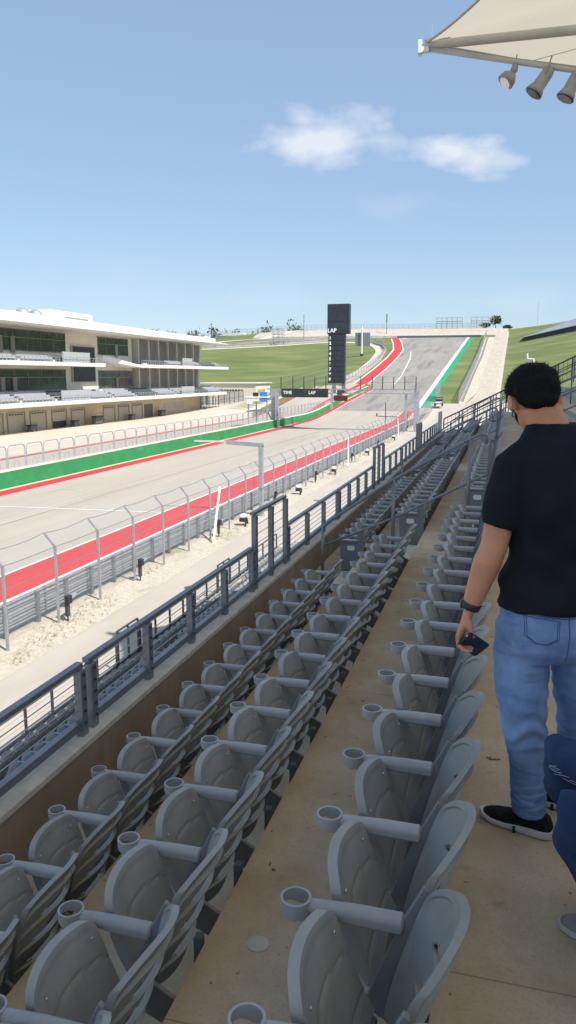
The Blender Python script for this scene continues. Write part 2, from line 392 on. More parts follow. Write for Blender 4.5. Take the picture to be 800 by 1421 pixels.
left_edge = interp([(0,-40.3),(120,-40.3),(150,-40.6),(180,-41.6),(200,-40.6),(216,-39.0),(229,-37.6),(240,-41.6),(262,-42),(287,-42.5),(325,-44),(362,-46.5),(400,-52),(420,-55.5),(436,-58.2),(449,-60)])
RE = -21.6
ribbon('track_base', -43.0, -18.0, -60, 205, M['asphalt'], .02, 3)
ribbon('racing_track', lambda y: left_edge(y), RE, 190, 452, M['hill_asphalt'], .06, 5)
ribbon('track_crossing', -150, RE, 449, 461, M['hill_asphalt'], .065, 10)
ribbon('runoff_strip', -152, -7.6, 461, 484, M['road'], .05, 10)
# the dark band of tyre wall at the top is a barrier, built later
ribbon('red_runoff', -24.0, -21.25, -60, 203, M['red'], .045)
ribbon('white_line', -21.25, -21.0, -60, 205, M['line'], .05)
ribbon('white_line', -24.2, -24.0, -60, 203, M['line'], .05)
ribbon('white_line', -40.45, -40.3, -60, 150, M['line'], .05)
le2 = lambda y: left_edge(y)
ribbon('red_kerb', lambda y: le2(y)-1.75, lambda y: le2(y)-.15, -60, 232, M['red'], .085)
ribbon('white_line', lambda y: le2(y)-.15, lambda y: le2(y)+.12, 150, 232, M['line'], .09)
ribbon('white_line', lambda y: le2(y)-2.3, lambda y: le2(y)-1.75, -60, 225, M['apron'], .085)
ribbon('red_kerb', lambda y: le2(y)-4.2, lambda y: le2(y)-.3, 241, 437, M['red'], .09)
ribbon('white_line', lambda y: le2(y)-.3, lambda y: le2(y)+.2, 241, 440, M['line'], .10)
ribbon('white_line', lambda y: le2(y)-4.8, lambda y: le2(y)-4.2, 241, 437, M['line'], .10)
ribbon('red_kerb', lambda y: -56.2-(y-436)*.2, lambda y: -55.2-(y-436)*.05, 436, 447, M['line'], .12)
ribbon('white_kerb', RE, RE+1.15, 195, 447, M['line'], .085)
ribbon('green_kerb', RE+1.15, lambda y: RE+3.1+sst(250,440,y)*.8, 196, 449, M['teal'], .08)
ribbon('white_line', lambda y: RE-.15+.0*(y), RE+.0, 195, 447, M['line'], .095)
ribbon('white_line', interp([(238,-33.5),(262,-34.2),(320,-38.4),(352,-42.0)]), interp([(238,-33.2),(262,-33.85),(320,-38.0),(352,-41.6)]), 238, 352, M['line'], .10)
# paint on the flat straight
def flat(name, pts, m, z):
    o = MB().add([(p[0], p[1], z) for p in pts], [tuple(range(len(pts)))]).build(name, m, fix=False); o['kind'] = 'structure'; return o
zt = -9.965
flat('finish_line', [(-40.2,50.35),(-24.2,51.4),(-24.2,51.65),(-40.2,50.6)], M['line'], zt)
for i, y in enumerate(range(28, 190, 8)):
    x = -29.5 if i % 2 else -37.0
    b = MB(); 
    for (x0,x1,y0,y1) in ((x-1.2,x+1.2,y,y+.12),(x-1.2,x-1.1,y-1.2,y),(x+1.1,x+1.2,y-1.2,y)):
        b.add([(x0,y0,zt+.005),(x1,y0,zt+.005),(x1,y1,zt+.005),(x0,y1,zt+.005)], [(0,1,2,3)])
    o = b.build('grid_marking', M['line'], fix=False); o['kind'] = 'structure'
ribbon('asphalt_joint', -32.6, -32.5, -60, 190, M['hill_asphalt'], .032)

# right service strip
ribbon('gravel_verge', -18.6, -15.7, -60, 205, M['gravel'], .03, 2)
ribbon('service_road', -15.7, 6, -60, 203, M['road'], .025, 3)
ribbon('hill_road', interp([(200,-10.2),(212,-8.6),(223,-7.9),(312,-7.5),(443,-7.1),(490,-8.2)]), interp([(200,2),(214,-2.9),(223,-2.8),(312,-2.1),(465,-1.1),(490,0)]), 200, 486, M['hill_road'], .05, 2)
ribbon('road_edge', interp([(203,-11.6),(450,-11.9)]), interp([(203,-10.0),(223,-7.9),(312,-7.5),(443,-7.1)]), 203, 450, M['gravel'], .045, 2)
ribbon('road_edge', interp([(214,-2.9),(223,-2.8),(312,-2.1),(465,-1.1)]), interp([(214,-1.6),(238,-1.5),(312,-1.1),(465,-.2)]), 214, 470, M['gravel'], .045)
# pit side
ribbon('pit_apron', -120, -43.3, -60, 240, M['apron'], .02, 4)
ribbon('pit_lane', -57.4, -46.5, -60, 238, M['asphalt'], .04, 2)
ribbon('pit_line', -58.4, -57.7, -60, 236, M['red'], .06)
ribbon('pit_exit_lane', interp([(200,-50.5),(238,-48.5),(262,-46.6)]), interp([(200,-44.0),(238,-42.2),(262,-42.4)]), 200, 262, M['asphalt'], .075)
ribbon('pit_line', interp([(150,-47.0),(200,-47.5),(242,-44.5)]), interp([(150,-46.2),(200,-46.3),(242,-42.6)]), 150, 242, M['red'], .09)
# infield roads at the top, left
def path_ribbon(name, pts, wd, m, dz):
    P = []
    for (a, b_) in zip(pts, pts[1:]):
        L = math.dist(a, b_); n = max(1, int(L/4))
        for i in range(n): t = i/n; P.append(Vector((a[0]+(b_[0]-a[0])*t, a[1]+(b_[1]-a[1])*t, 0)))
    P.append(Vector((*pts[-1], 0)))
    for _ in range(5): P = [P[0]]+[(P[i-1]+P[i]*2+P[i+1])/4 for i in range(1, len(P)-1)]+[P[-1]]
    vs = []
    for i, p in enumerate(P):
        d = (P[min(i+1, len(P)-1)]-P[max(i-1, 0)]).normalized(); nrm = Vector((-d.y, d.x, 0))
        for k in range(4): q = p+nrm*(wd*(k/3-.5)); vs.append((q.x, q.y, h(q.x, q.y)+dz))
    fs = [(4*i+k, 4*i+k+1, 4*i+k+5, 4*i+k+4) for i in range(len(P)-1) for k in range(3)]
    o = MB().add(vs, fs).build(name, m, smooth=True, fix=False); o['kind'] = 'structure'; return o
path_ribbon('infield_track', [(-58,446),(-80,447),(-104,444),(-128,437),(-158,420),(-230,408),(-330,404)], 9, M['hill_asphalt'], .16)
path_ribbon('infield_path', [(-50.5,255),(-50.2,274),(-51.8,314),(-56,356),(-63,388),(-72,412),(-84,425),(-98,427),(-116,416),(-154,403),(-220,396),(-330,392)], 4.0, M['apron'], .14)
path_ribbon('infield_path', [(-90,490),(-112,488),(-128,478),(-150,448),(-166,430),(-240,420),(-330,416)], 4.5, M['apron'], .14)
# ------------------------------------------------------------------ grandstand
PER = 9.1; YE = 39.5
ZC, ZB, ZA, ZM = -3.12, -2.655, -2.26, -1.84
stand = empty('grandstand', (-2, 0, -10), 'stepped concrete grandstand tier with brown stained floors under the seat rows', 'grandstand')
prof = [(-2.85,ZC),(-1.97,ZC),(-1.97,ZB),(-1.07,ZB),(-1.07,ZA),(-.13,ZA),(-.13,ZM),(.83,ZM)]
x, z = .83, ZM
for i in range(8): z += .43; prof.append((x, z)); x += .93; prof.append((x, z))
tr = MB()
for (a, b) in zip(prof, prof[1:]):
    if abs(a[1]-b[1]) < 1e-6: tr.box(a[0], b[0], -3, YE, a[1]-.12, a[1])
tr.build('terrace', M['concrete_floor'], stand)
rs = MB()
for (a, b) in zip(prof, prof[1:]):
    if abs(a[0]-b[0]) < 1e-6: rs.box(a[0]+.004, a[0]+.10, -3, YE, a[1]-.3, b[1]-.122)
rs.build('riser', M['concrete_grey'], stand)
nb = MB()
for (a, b) in zip(prof, prof[1:]):
    if abs(a[0]-b[0]) < 1e-6: nb.box(a[0]-.004, a[0]+.02, -3, YE, b[1]-.121, b[1]-.012)
nb.build('nosing', M['galv_dark'], stand)
MB().box(-3.02, -2.853, -3, YE, -6.0, -2.70).build('front_wall', M['concrete_wall'], stand)
MB().box(-3.10, -2.84, -3, YE, -2.698, -2.64).build('ledge', M['concrete_ledge'], stand, bevel=.008)
st = MB()
for k in range(4):
    y0 = 9.85+PER*k
    for xx, zz in ((-1.97, ZC), (-1.07, ZB), (-.13, ZA)): st.box(xx-.30, xx-.006, y0, y0+1.25, zz+.003, zz+.215)
st.build('stair_step', M['concrete_ledge'], stand, bevel=.006)
# raised concrete slab at the top right, seen past the man
lower = empty('lower_grandstand', (-7, 0, -10), 'lower tier of concrete steps between the front wall and the service road', 'grandstand')
b = MB(); x, z = -11.85, -9.57
b.box(-11.95, -11.80, 2, YE, -9.99, -9.35)
for i in range(9):
    x1 = -10.81 if i == 0 else x+.93
    b.box(x, x1, 2, YE, -9.98, z); x = x1; z += .35
b.box(x, -3.03, 2, YE, -9.98, z-.35)
b.build('terrace', M['concrete_grey'], lower)

def railing(y0, y1, tall, label, n, group, xr=-2.95, zb=-2.64, zt_=-2.085, ztall=-1.66, name='front_railing', dark='rail', plate=.075):
    r = empty(name, (xr, y0, zb), label, 'railing', group)
    top = ztall if tall else zt_
    MB().box(xr-.028, xr+.030, y0, y1, top-.040, top).build('top_rail', M[dark], r, bevel=.004)
    MB().box(xr-.02, xr+.035, y0+.001, y1-.001, zb+.05, zb+.115).build('bottom_rail', M[dark], r, bevel=.003)
    for i in range(n):
        y = y0+plate/2+(y1-y0-plate)*i/(n-1)
        b = MB().box(xr-.012, xr+.052, y-plate/2, y+plate/2, zb+.002, top-.046)
        p = b.build('post', M[dark], r, bevel=.003)
        if xr > -5 and y < 12:
            bb = MB()
            for q in range(5):
                zz = zb+.10+q*(top-zb-.18)/4; bb.tube([(xr+.05, y, zz), (xr+.062, y, zz)], .012, 8)
            bb.build('bolt', M['rail_dark'], p)
    cb = MB()
    for q in range(5 if not tall else 7):
        zz = zb+.19+q*(top-zb-.26)/(4 if not tall else 6); cb.tube([(xr, y0+.01, zz), (xr, y1-.01, zz)], .0045, 5)
    cb.build('cable', M['cable'], r)
    return r
ordn = ['first', 'second', 'third', 'fourth', 'fifth', 'sixth', 'seventh', 'eighth', 'ninth', 'tenth', 'eleventh', 'twelfth', 'thirteenth', 'fourteenth', 'fifteenth', 'sixteenth', 'seventeenth', 'eighteenth', 'nineteenth', 'twentieth']
segs = []
for k in range(-1, 4):
    y = 9.1*k
    segs.append((y+8.88, y+10.35, True, 3)); segs.append((y+10.40, y+13.90, False, 4)); segs.append((y+13.98, y+17.93, False, 5))
segs = [s for s in segs if s[0] > 1 and s[0] < YE-3]
it = il = 0
for s in segs:
    y1 = min(s[1], YE)
    if s[2]:
        railing(s[0], y1, True, 'taller blue grey railing section at the %s stair opening from the camera' % ordn[it], s[3], 'railings on the front wall'); it += 1
    else:
        railing(s[0], y1, False, 'low blue grey cable railing on the concrete ledge, %s low section from the camera' % ordn[il], s[3], 'railings on the front wall'); il += 1
# lower front railing
for k in range(0, 4):
    y = 3.2+9.1*k
    railing(y, y+1.5, True, 'taller railing section along the lower tier front, %s from left' % ordn[k], 3, 'railings of the lower tier', -11.75, -9.34, -8.5, -8.12, 'lower_railing', 'rail_dark', .06)
    railing(y+1.55, y+9.05, False, 'long low railing section along the lower tier front, %s from left' % ordn[k], 7, 'railings of the lower tier', -11.75, -9.34, -8.5, -8.12, 'lower_railing', 'rail_dark', .06)

# ------------------------------------------------------------------ stadium seats
def grid_shell(front, back, nu, nv, hole=None):
    """two surfaces joined round the border and round the holes"""
    b = MB(); W = nu+1
    F = [front(i/nu, j/nv) for j in range(nv+1) for i in range(W)]
    K = [back(i/nu, j/nv) for j in range(nv+1) for i in range(W)]
    n = len(F); fs = []
    H = lambda i, j: not (0 <= i < nu and 0 <= j < nv) or bool(hole and hole(i, j))
    for j in range(nv):
        for i in range(nu):
            if H(i, j): continue
            a, c, d, e = j*W+i, j*W+i+1, (j+1)*W+i+1, (j+1)*W+i
            fs.append((a, c, d, e)); fs.append((e+n, d+n, c+n, a+n))
            if H(i, j-1): fs.append((a+n, c+n, c, a))
            if H(i, j+1): fs.append((e, d, d+n, e+n))
            if H(i-1, j): fs.append((a, e, e+n, a+n))
            if H(i+1, j): fs.append((c+n, d+n, d, c))
    return b.add(F+K, fs)
W2 = .228
def back_pt(u, v, off):
    s = 2*u-1; a = abs(s)
    top = .455+.115*(1-a**2.6); z0 = .285+.03*(a**2)
    zz = z0+(top+.285-z0)*v
    hw = W2*(.84+.16*min(1, v*1.6))*(1-.10*max(0, v-.72)/.28*(a**6))
    xx = -.225+.185*(v**1.15)-.105*(a**2.0)*(.35+.65*v)
    return (xx+off, -.2425+s*hw, zz)
def ribf(v):
    r = 0
    for c in (.185, .415, .645, .86):
        d = v-c
        if -.12 < d < 0: r = max(r, .020*(1+d/.12))
    return r
def backrest(nu, nv, holes=True, rim=True):
    fr = lambda u, v: back_pt(u, v, -.004-(.008 if (rim and (u < .04 or u > .96 or v > .95)) else 0))
    bk = lambda u, v: back_pt(u, v, .002+.011*max(sst(.90, 1, v), sst(.80, .98, abs(2*u-1)))+ribf(v)*.9*(1-.9*abs(2*u-1)**4))
    ho = None
    if holes:
        def ho(i, j):
            u = (i+.5)/nu; v = (j+.5)/nv
            for (c, w_) in ((.237,.29),(.467,.27),(.697,.24)):
                q = (u-.5)/w_
                if abs(q) < 1 and abs(v-c+.020*q*q) < .044*math.sqrt(1-q*q)+.002: return True
            return False
    return grid_shell(fr, bk, nu, nv, ho)
def pan_pt(u, v, off):
    s = 2*u-1; a = abs(s)
    top = .662+.020*(1-a**2)-.030*(a**12); z0 = .325
    zz = z0+(top-z0)*v
    hw = .205*(1-.035*(v**6)*(a**2))
    xx = -.305-.125*(v**.85)-.045*(1-a**2)*(v**1.3)
    return (xx-off, -.2425+s*hw, zz)
def pan(nu, nv):
    fr = lambda u, v: pan_pt(u, v, -.004*(1 if min(u, 1-u) < .05 or v > .93 else 0)+(.005 if min(abs(v-.62+.06*(2*u-1)**2), abs(v-.20)) < .015 else 0))
    bk = lambda u, v: pan_pt(u, v, .030+.018*math.sin(min(1, v)*math.pi)+.0*u)
    return grid_shell(fr, bk, nu, nv)
def arm_mb(n):
    b = MB(); hw = .034
    rings = []
    for (xx, w_, t0, t1) in ((-.225,.026,.590,.628),(-.232,.033,.582,.635),(-.38,.033,.584,.635),(-.47,.028,.590,.632),(-.53,.022,.592,.629)):
        pts = [(-w_,t0+.010),(-w_*.7,t0),(w_*.7,t0),(w_,t0+.010),(w_,t1-.022),(w_*.86,t1-.009),(w_*.45,t1),(-w_*.45,t1),(-w_*.86,t1-.009),(-w_,t1-.022)]
        rings.append([(xx, p[0]*.93, p[1]) for p in pts])
    b.loft(rings)
    cx = -.568; ro, ri = .050, .042; vs = []; fs = []
    lo = lambda t: .580+.020*max(0, -math.cos(t))        # the ring's lower edge is cut up at the front
    for j in range(n):
        t = 2*math.pi*j/n; c, s_ = math.cos(t), math.sin(t)
        vs += [(cx+ro*c, ro*s_, .632), (cx+ri*c, ri*s_, .632), (cx+ri*c, ri*s_, lo(t)), (cx+ro*c, ro*s_, lo(t))]
    for j in range(n):
        a = 4*j; d = 4*((j+1) % n)
        for q in range(4): fs.append((a+q, d+q, d+(q+1) % 4, a+(q+1) % 4))
    b.add(vs, fs)
    return b
def bracket_mb():
    p = [(-.150,.735),(-.168,.748),(-.240,.600),(-.318,.380),(-.345,.31),(-.30,.27),(-.13,.20),(-.13,.34),(-.24,.40),(-.205,.58)]
    return MB().prism(p, 'y', -.010, .010)
def make_seat(level, name='stadium_seat'):
    r = empty(name, (0,0,0), 'x', 'seat')
    if level == 0: nu, nv, pu, pv, na = 40, 64, 22, 32, 24
    elif level == 1: nu, nv, pu, pv, na = 12, 10, 8, 8, 12
    else: nu, nv, pu, pv, na = 6, 6, 5, 4, 8
    back = backrest(nu, nv, level == 0, level == 0).build('backrest', M['seat'], r, smooth=(level > 0), bevel=0)
    pn = pan(pu, pv).build('seat_pan', M['seat'], r, smooth=(level > 0))
    for o in (back, pn):
        o.data.shade_smooth()
    ar = arm_mb(na).build('armrest', M['seat_arm'], r); 
    if level < 2:
        bracket_mb().build('bracket', M['bracket'], r, bevel=.003)
    if level == 0:
        for o in (back, pn, ar):
            md = o.modifiers.new('e', 'EDGE_SPLIT'); md.split_angle = R(38)
            o.data.shade_smooth()
        for (u, v) in ((.5, .60), (.5, .13)):
            p = back_pt(u, v, -.006); MB().ell(p, (.004,.0085,.0085), None, 8, 6).build('screw', M['screw'], r, smooth=True)
        for s_ in (-1, 1):
            p = pan_pt(.5+s_*.36, .82, -.005); MB().ell(p, (.003,.0065,.0065), None, 8, 6).build('screw', M['screw'], r, smooth=True)
        MB().tube([(-.31,-.44,.29), (-.31,-.045,.29)], .017, 8).build('hinge_bar', M['seat_frame'], r)
        MB().box(-.16, -.128, -.26, -.22, .05, .42).build('wall_mount', M['seat_frame'], r)
    return r
def end_panel(r):
    p = [(-.16,.80),(-.20,.80),(-.27,.645),(-.50,.645),(-.50,.615),(-.47,.10),(-.43,.05),(-.16,.05),(-.131,.10),(-.131,.50)]
    o = MB().prism(p, 'y', -.500, -.478).build('end_panel', M['bracket'], r, bevel=.004)
    MB().box(-.52, -.22, -.53, -.462, .640, .668).build('arm_cap', M['seat_arm'], r, bevel=.008)
    b = MB(); pts = []
    for j in range(20):
        t = 2*math.pi*j/20; c, s_ = math.cos(t), math.sin(t)
        pts.append((-.33+.058*math.copysign(abs(c)**.5, c), .535+.036*math.copysign(abs(s_)**.5, s_)))
    b.prism(pts, 'y', -.507, -.5005).build('number_plate', M['white'], o)
protos = {}
for lv in (0, 1, 2): protos[lv] = make_seat(lv)
pe = {}
for lv in (0, 1):
    pe[lv] = make_seat(lv, 'aisle_seat'); end_panel(pe[lv])
scan_kids()
rows = [('A', 0.0, ZA, 2.12, 'right-hand row'), ('B', -.955, ZB, 2.33, 'middle row'), ('C', -1.84, ZC, 3.60-.485*2, 'left row beside the wall')]
proto_used = []
def put(kind, lv, x, y, z, label, group):
    src = (pe if kind else protos)[lv]
    c = copy_tree(src); c.location = (x, y, z); c.rotation_euler = (0, 0, random.uniform(-.012, .012))
    for q in COPIED: 
        if q.name.startswith('seat_pan'): q.rotation_euler = (0, random.uniform(-.022, .016), 0)
    COPIED.clear()
    c['label'] = label; c['group'] = group; c['category'] = 'seat'
    return c
k0 = {'A': -2, 'B': -3, 'C': -4}
for nm, x0, zt0, ys, rl in rows:
    if nm == 'C': ks, base = range(-2, 15), ys
    elif nm == 'B': ks, base = range(-3, 16), ys
    else: ks, base = range(-2, 17), ys
    ks = list(ks)
    for n, k in enumerate(ks):
        y = base+.485*k
        left = len(ks)-n
        if n < 14: lab = 'folded grey seat in the %s, %s from the camera' % (rl, ordn[n])
        elif left == 1: lab = 'last folded grey seat of the %s before the first stairs' % rl
        else: lab = 'folded grey seat in the %s, %s before the first stairs' % (rl, ordn[left-1])
        put(0, 0, x0, y, zt0, lab, 'folded seats in the '+rl)
    for sct in range(1, 4):
        y0 = 11.3+PER*(sct-1)
        nm_s = ordn[sct-1]
        for k in range(16):
            y = y0+.485*(k+1)
            if y > YE-.6: break
            lv = 0 if (sct == 1 and k < 3) else 1
            if k == 0:
                put(1, lv, x0, y, zt0, 'aisle seat with white number plate, %s, past the %s stairs' % (rl, nm_s), 'aisle end seats')
            elif k < 6 and sct == 1:
                put(0, lv, x0, y, zt0, 'folded grey seat in the %s, %s past the first stairs' % (rl, ordn[k]), 'folded seats in the '+rl)
            else:
                put(0, lv, x0, y, zt0, 'distant folded grey seat of the %s beyond the %s stairs' % (rl, nm_s), 'distant seats, %s, past the %s stairs' % (rl, nm_s))
cnt = 0
for nm, x0, zt0 in (('front', -10.68, -9.57), ('second', -9.75, -9.22)):
    for k in range(78):
        y = 12.0+.485*k
        ph = (y-3.2) % PER
        if ph < 1.5 or y > YE-1: continue
        put(0, 2, x0, y, zt0, 'one of the shaded grey seats in the %s row of the lower tier' % nm, 'lower tier seats, %s row' % nm); cnt += 1
for d in (protos, pe):
    for o in d.values():
        def rm(q):
            for c in KIDS.get(q.name, ()): rm(c)
            bpy.data.objects.remove(q)
        rm(o)

# stair handrails
for k in range(4):
    y = 10.95+PER*k
    r = empty('stair_handrail', (-2.53, y, ZC), 'blue grey tubular handrail climbing the %s flight of stairs from the camera' % ordn[k], 'handrail', 'stair handrails')
    T = [(-2.53,-2.18),(-1.49,-1.46),(-.45,-.86)]; Lw = [(-2.53,-2.50),(-1.49,-2.03),(-.45,-1.47)]
    MB().tube([(-2.53,y,-2.30),(-2.52,y,-2.20),(-2.42,y,-2.11),(-1.49,y,-1.46),(-.45,y,-.86),(-.30,y,-.79),(-.22,y,-.80),(-.18,y,-.90),(-.18,y,-1.83)], .024, 10).build('top_rail', M['rail'], r, smooth=True)
    MB().tube([(-2.53,y,-2.50),(-1.49,y,-2.03),(-.45,y,-1.47),(-.18,y,-1.33)], .019, 8).build('lower_rail', M['rail'], r, smooth=True)
    for (px_, pz_), zb_ in zip(T, (ZC, ZB, ZA)):
        MB().tube([(px_,y,zb_),(px_,y,pz_)], .025, 10).build('post', M['rail'], r, smooth=True)
    if k >= 1:
        r2 = empty('stair_handrail', (.9, y, ZM), 'upper part of the handrail right of the man, %s from the camera' % ordn[k-1], 'handrail', 'stair handrails')
        MB().tube([(.75,y,-.80),(.9,y,-.66),(5.0,y,1.22)], .03, 8).build('top_rail', M['rail'], r2, smooth=True)
        MB().tube([(.9,y,-1.05),(5.0,y,.83)], .022, 8).build('lower_rail', M['rail'], r2, smooth=True)
        for q in range(4):
            xx = .9+q*1.3; zz = -.66+(xx-.9)*.4585; MB().tube([(xx,y,zz-.95),(xx,y,zz)], .025, 8).build('post', M['rail'], r2, smooth=True)
# fence at the far end of the stand
er = empty('end_railing', (-2.95, YE, ZC), 'dark stepped railing across the far end of the grandstand', 'railing')
tz = lambda x: -2.13+.505*(x+2.95)
MB().tube([(-2.95,YE,tz(-2.95)),(7.5,YE,tz(7.5))], .035, 8).build('top_rail', M['rail_dark'], er)
for d in (.30, .62, .92): MB().tube([(-2.95,YE,tz(-2.95)-d),(7.5,YE,tz(7.5)-d)], .022, 6).build('middle_rail', M['rail_dark'], er)
for i in range(15):
    x = -2.95+i*.74; MB().box(x-.03,x+.03,YE-.03,YE+.03,tz(x)-1.12,tz(x)).build('post', M['rail_dark'], er)
for i in range(55):
    x = -2.95+i*.19; MB().box(x-.008,x+.008,YE-.008,YE+.008,tz(x)-.92,tz(x)).build('picket', M['rail_dark'], er)
# a second, higher railing behind it
er = empty('end_railing', (-2.2, YE+2.6, ZC), 'second thin dark railing just behind the stepped end railing', 'railing')
tz2 = lambda x: -1.88+.505*(x+2.4)
for d in (0,.45): MB().tube([(-2.2,YE+2.6,tz2(-2.2)-d),(8,YE+2.6,tz2(8)-d)], .025, 6).build('rail', M['rail_dark'], er)
for i in range(14):
    x = -2.2+i*.78; MB().box(x-.025,x+.025,YE+2.58,YE+2.62,tz2(x)-1.3,tz2(x)).build('post', M['rail_dark'], er)
MB().box(-3.02, 8, YE, YE+2.8, -10, -4.2).build('back_block', M['concrete_grey'], stand)
es = MB()
for i in range(11): es.box(-2.9+i*.93, -2.9+(i+1)*.93, YE+.001, YE+2.75, -4.3, ZC+i*.43-.03)
es.build('end_stair', M['concrete_grey'], stand)

# ------------------------------------------------------------------ canopy
TIP = Vector((-2.1, 18.7, 7.24))
cn = empty('shade_canopy', (6, 18.7, 3), 'beige tensioned fabric canopy with pointed tip over the grandstand, upper right', 'canopy')
def edge(y):
    if y > 18.7:
        tab = [(18.7,-2.1,7.24),(19.4,-1.15,7.26),(20.2,-.25,7.30),(21.5,1.27,7.43),(24,3.4,7.9),(30,5.2,9.0),(42,7.2,10.2)]  # last points extend the edge out of view, shaped to shade the far rows
        for a, b in zip(tab, tab[1:]):
            if y <= b[0]:
                t = (y-a[0])/(b[0]-a[0]); return (a[1]+(b[1]-a[1])*t, a[2]+(b[2]-a[2])*t)
        return tab[-1][1:]
    d = abs(((y-9.7+9) % 18)-9)/9.0
    s_ = 1-d**3.5
    return (-2.1+3.0*s_, 7.24+.75*s_**1.3)
ys = [-17.2+i*.5 for i in range(60)]; ys = [y for y in ys if y < 12]+[12+i*.25 for i in range(27)]+[18.7]+[18.9+i*.3 for i in range(20)]+[25+i*1.5 for i in range(12)]
vs = []; nv = 14
for y in ys:
    ex, ez = edge(y)
    dtip = abs(y-18.7)
    for j in range(nv+1):
        t = j/nv; x = ex+(14-ex)*t; z = ez+(11.2-ez)*t - .5*math.sin(math.pi*t)
        z += .32*math.exp(-(dtip/1.6)**2)*math.sin(min(1,t*2.2)*math.pi/2)*0
        vs.append((x, y, z))
fs = [(i*(nv+1)+j, i*(nv+1)+j+1, (i+1)*(nv+1)+j+1, (i+1)*(nv+1)+j) for i in range(len(ys)-1) for j in range(nv)]
fab = MB().add(vs, fs).build('fabric', M['canopy'], cn, smooth=True, fix=False)
MB().tube([(edge(y)[0]-.01, y, edge(y)[1]-.005) for y in ys if 3 < y < 30], .03, 6).build('edge_cable', M['canopy_steel'], cn, smooth=True)
MB().tube([(-2.15,18.7,7.20),(-1.6,18.7,7.19),(12,18.7,7.08)], [.06,.095,.12], 12).build('upper_tube', M['canopy_steel'], cn, smooth=True)
MB().tube([(-2.1,18.72,7.14),(1.1,18.72,6.38),(7,18.72,5.0)], .055, 10).build('lower_tube', M['canopy_steel'], cn, smooth=True)
MB().tube([(7,18.72,11),(7,18.72,-6)], .2, 14).build('mast', M['canopy_steel'], cn, smooth=True)
tp = MB().box(-2.24,-2.16,18.6,18.8,7.02,7.30); tp.box(-2.20,-2.0,18.64,18.76,7.05,7.16); tp.build('end_plate', M['white'], cn, bevel=.008)
MB().tube([(-2.1,18.7,7.28),(-1.75,18.72,7.34),(-1.55,18.75,7.32)], [.04,.05,.03], 8).build('clamp', M['galv_dark'], cn)
MB().tube([(-1.95,18.7,7.3),(-1.95,18.7,7.62)], .006, 5).build('antenna', M['galv'], cn)
for i, y in enumerate((16.9, 14.8, 20.6)):
    ex, ez = edge(y)
    MB().tube([(ex, y, ez-.012)]+[(ex+(14-ex)*t, y, ez+(11.2-ez)*t-.5*math.sin(math.pi*t)-.014) for t in (.1,.2,.3,.5,.7)], .010, 5).build('seam', M['canopy_steel'], cn)
def floodlight(x, z, typ, label):
    y = 18.72
    r = empty('floodlight', (x, y, z+.1), label, 'floodlight', 'floodlights under the canopy tip')
    if typ == 0:
        MB().tube([(x+.10,y,z+.34),(x+.08,y,z+.20),(x+.02,y,z+.12)], [.05,.08,.06], 12).build('housing', M['lamp'], r, smooth=True)
        MB().tube([(x+.06,y,z+.12),(x-.02,y-.04,z+.04),(x-.10,y-.07,z-.06)], [.08,.17,.19], 16).build('reflector', M['lamp'], r, smooth=True)
        MB().tube([(x-.09,y-.068,z-.055),(x-.11,y-.078,z-.075)], [.165,.13], 16).build('lens', M['screw'], r)
        MB().tube([(x+.1,y,z+.3),(x+.12,y,z+.50)], .012, 6).build('hanger', M['galv_dark'], r)
    else:
        d = Vector((-.42,-.1,-.62)) if typ == 1 else Vector((-.30,-.1,-.62))
        d.normalize(); a = Vector((x+.14,y,z+.34))
        MB().tube([a-d*.02, a, a+d*.10, a+d*.42, a+d*.46, a+d*.58], [.04,.10,.13,.14,.165,.20], 18).build('housing', M['lamp'], r, smooth=True)
        MB().tube([a+d*.581, a+d*.60], [.185,.16], 18).build('lens', M['glass'], r)
        MB().tube([a+d*.15+Vector((0,-.17,0)), a+Vector((0.02,-.1,.22)), (x+.14,y,z+.60)], .014, 6).build('hanger', M['galv_dark'], r)
floodlight(-.24, 6.32, 0, 'small round floodlight, leftmost of the three hanging under the canopy')
floodlight(.44, 6.12, 1, 'canister floodlight in the middle of the three hanging under the canopy')
floodlight(1.02, 6.00, 2, 'canister floodlight at the right picture edge under the canopy')

# ------------------------------------------------------------------ trackside fence and barrier
XF = -17.2; FY = [6.2+3.4*i for i in range(59)]
df = empty('debris_fence', (XF, 100, -10), 'tall grey debris fence with inward leaning post tops beside the red run-off', 'fence')
for i, y in enumerate(FY):
    b = MB(); b.box(XF-.05, XF+.05, y-.035, y+.035, -10, -6.75)
    b.beam((XF, y, -6.76), (XF-.44, y, -6.26), .07, .08, (0,1,0))
    b.build('post', M['galv'], df)
y0, y1 = FY[0], FY[-1]
pm = MB(); pm.add([(XF-.07,y0,-9.3),(XF-.07,y1,-9.3),(XF-.07,y1,-6.78),(XF-.07,y0,-6.78)], [(0,1,2,3)]); pm.add([(XF-.07,y0,-6.78),(XF-.07,y1,-6.78),(XF-.5,y1,-6.26),(XF-.5,y0,-6.26)], [(0,1,2,3)])
pm.build('wire_mesh', M['fence_mesh'], df, fix=False)
def sagline(x, z, sag):
    pts = []
    for a, b in zip(FY, FY[1:]):
        for q in range(4):
            t = q/4; pts.append((x, a+(b-a)*t, z-sag*4*t*(1-t)))
    pts.append((x, FY[-1], z)); return pts
for (x, z, sg) in ((XF-.50, -6.24, .10), (XF-.08, -6.80, .03), (XF-.08, -7.7, .01), (XF-.08, -8.6, .01)):
    MB().tube(sagline(x, z, sg), .014, 5).build('cable', M['galv_dark'], df)
ab = empty('crash_barrier', (-18.2, 100, -10), 'grey stacked steel crash barrier running along behind the debris fence', 'barrier')
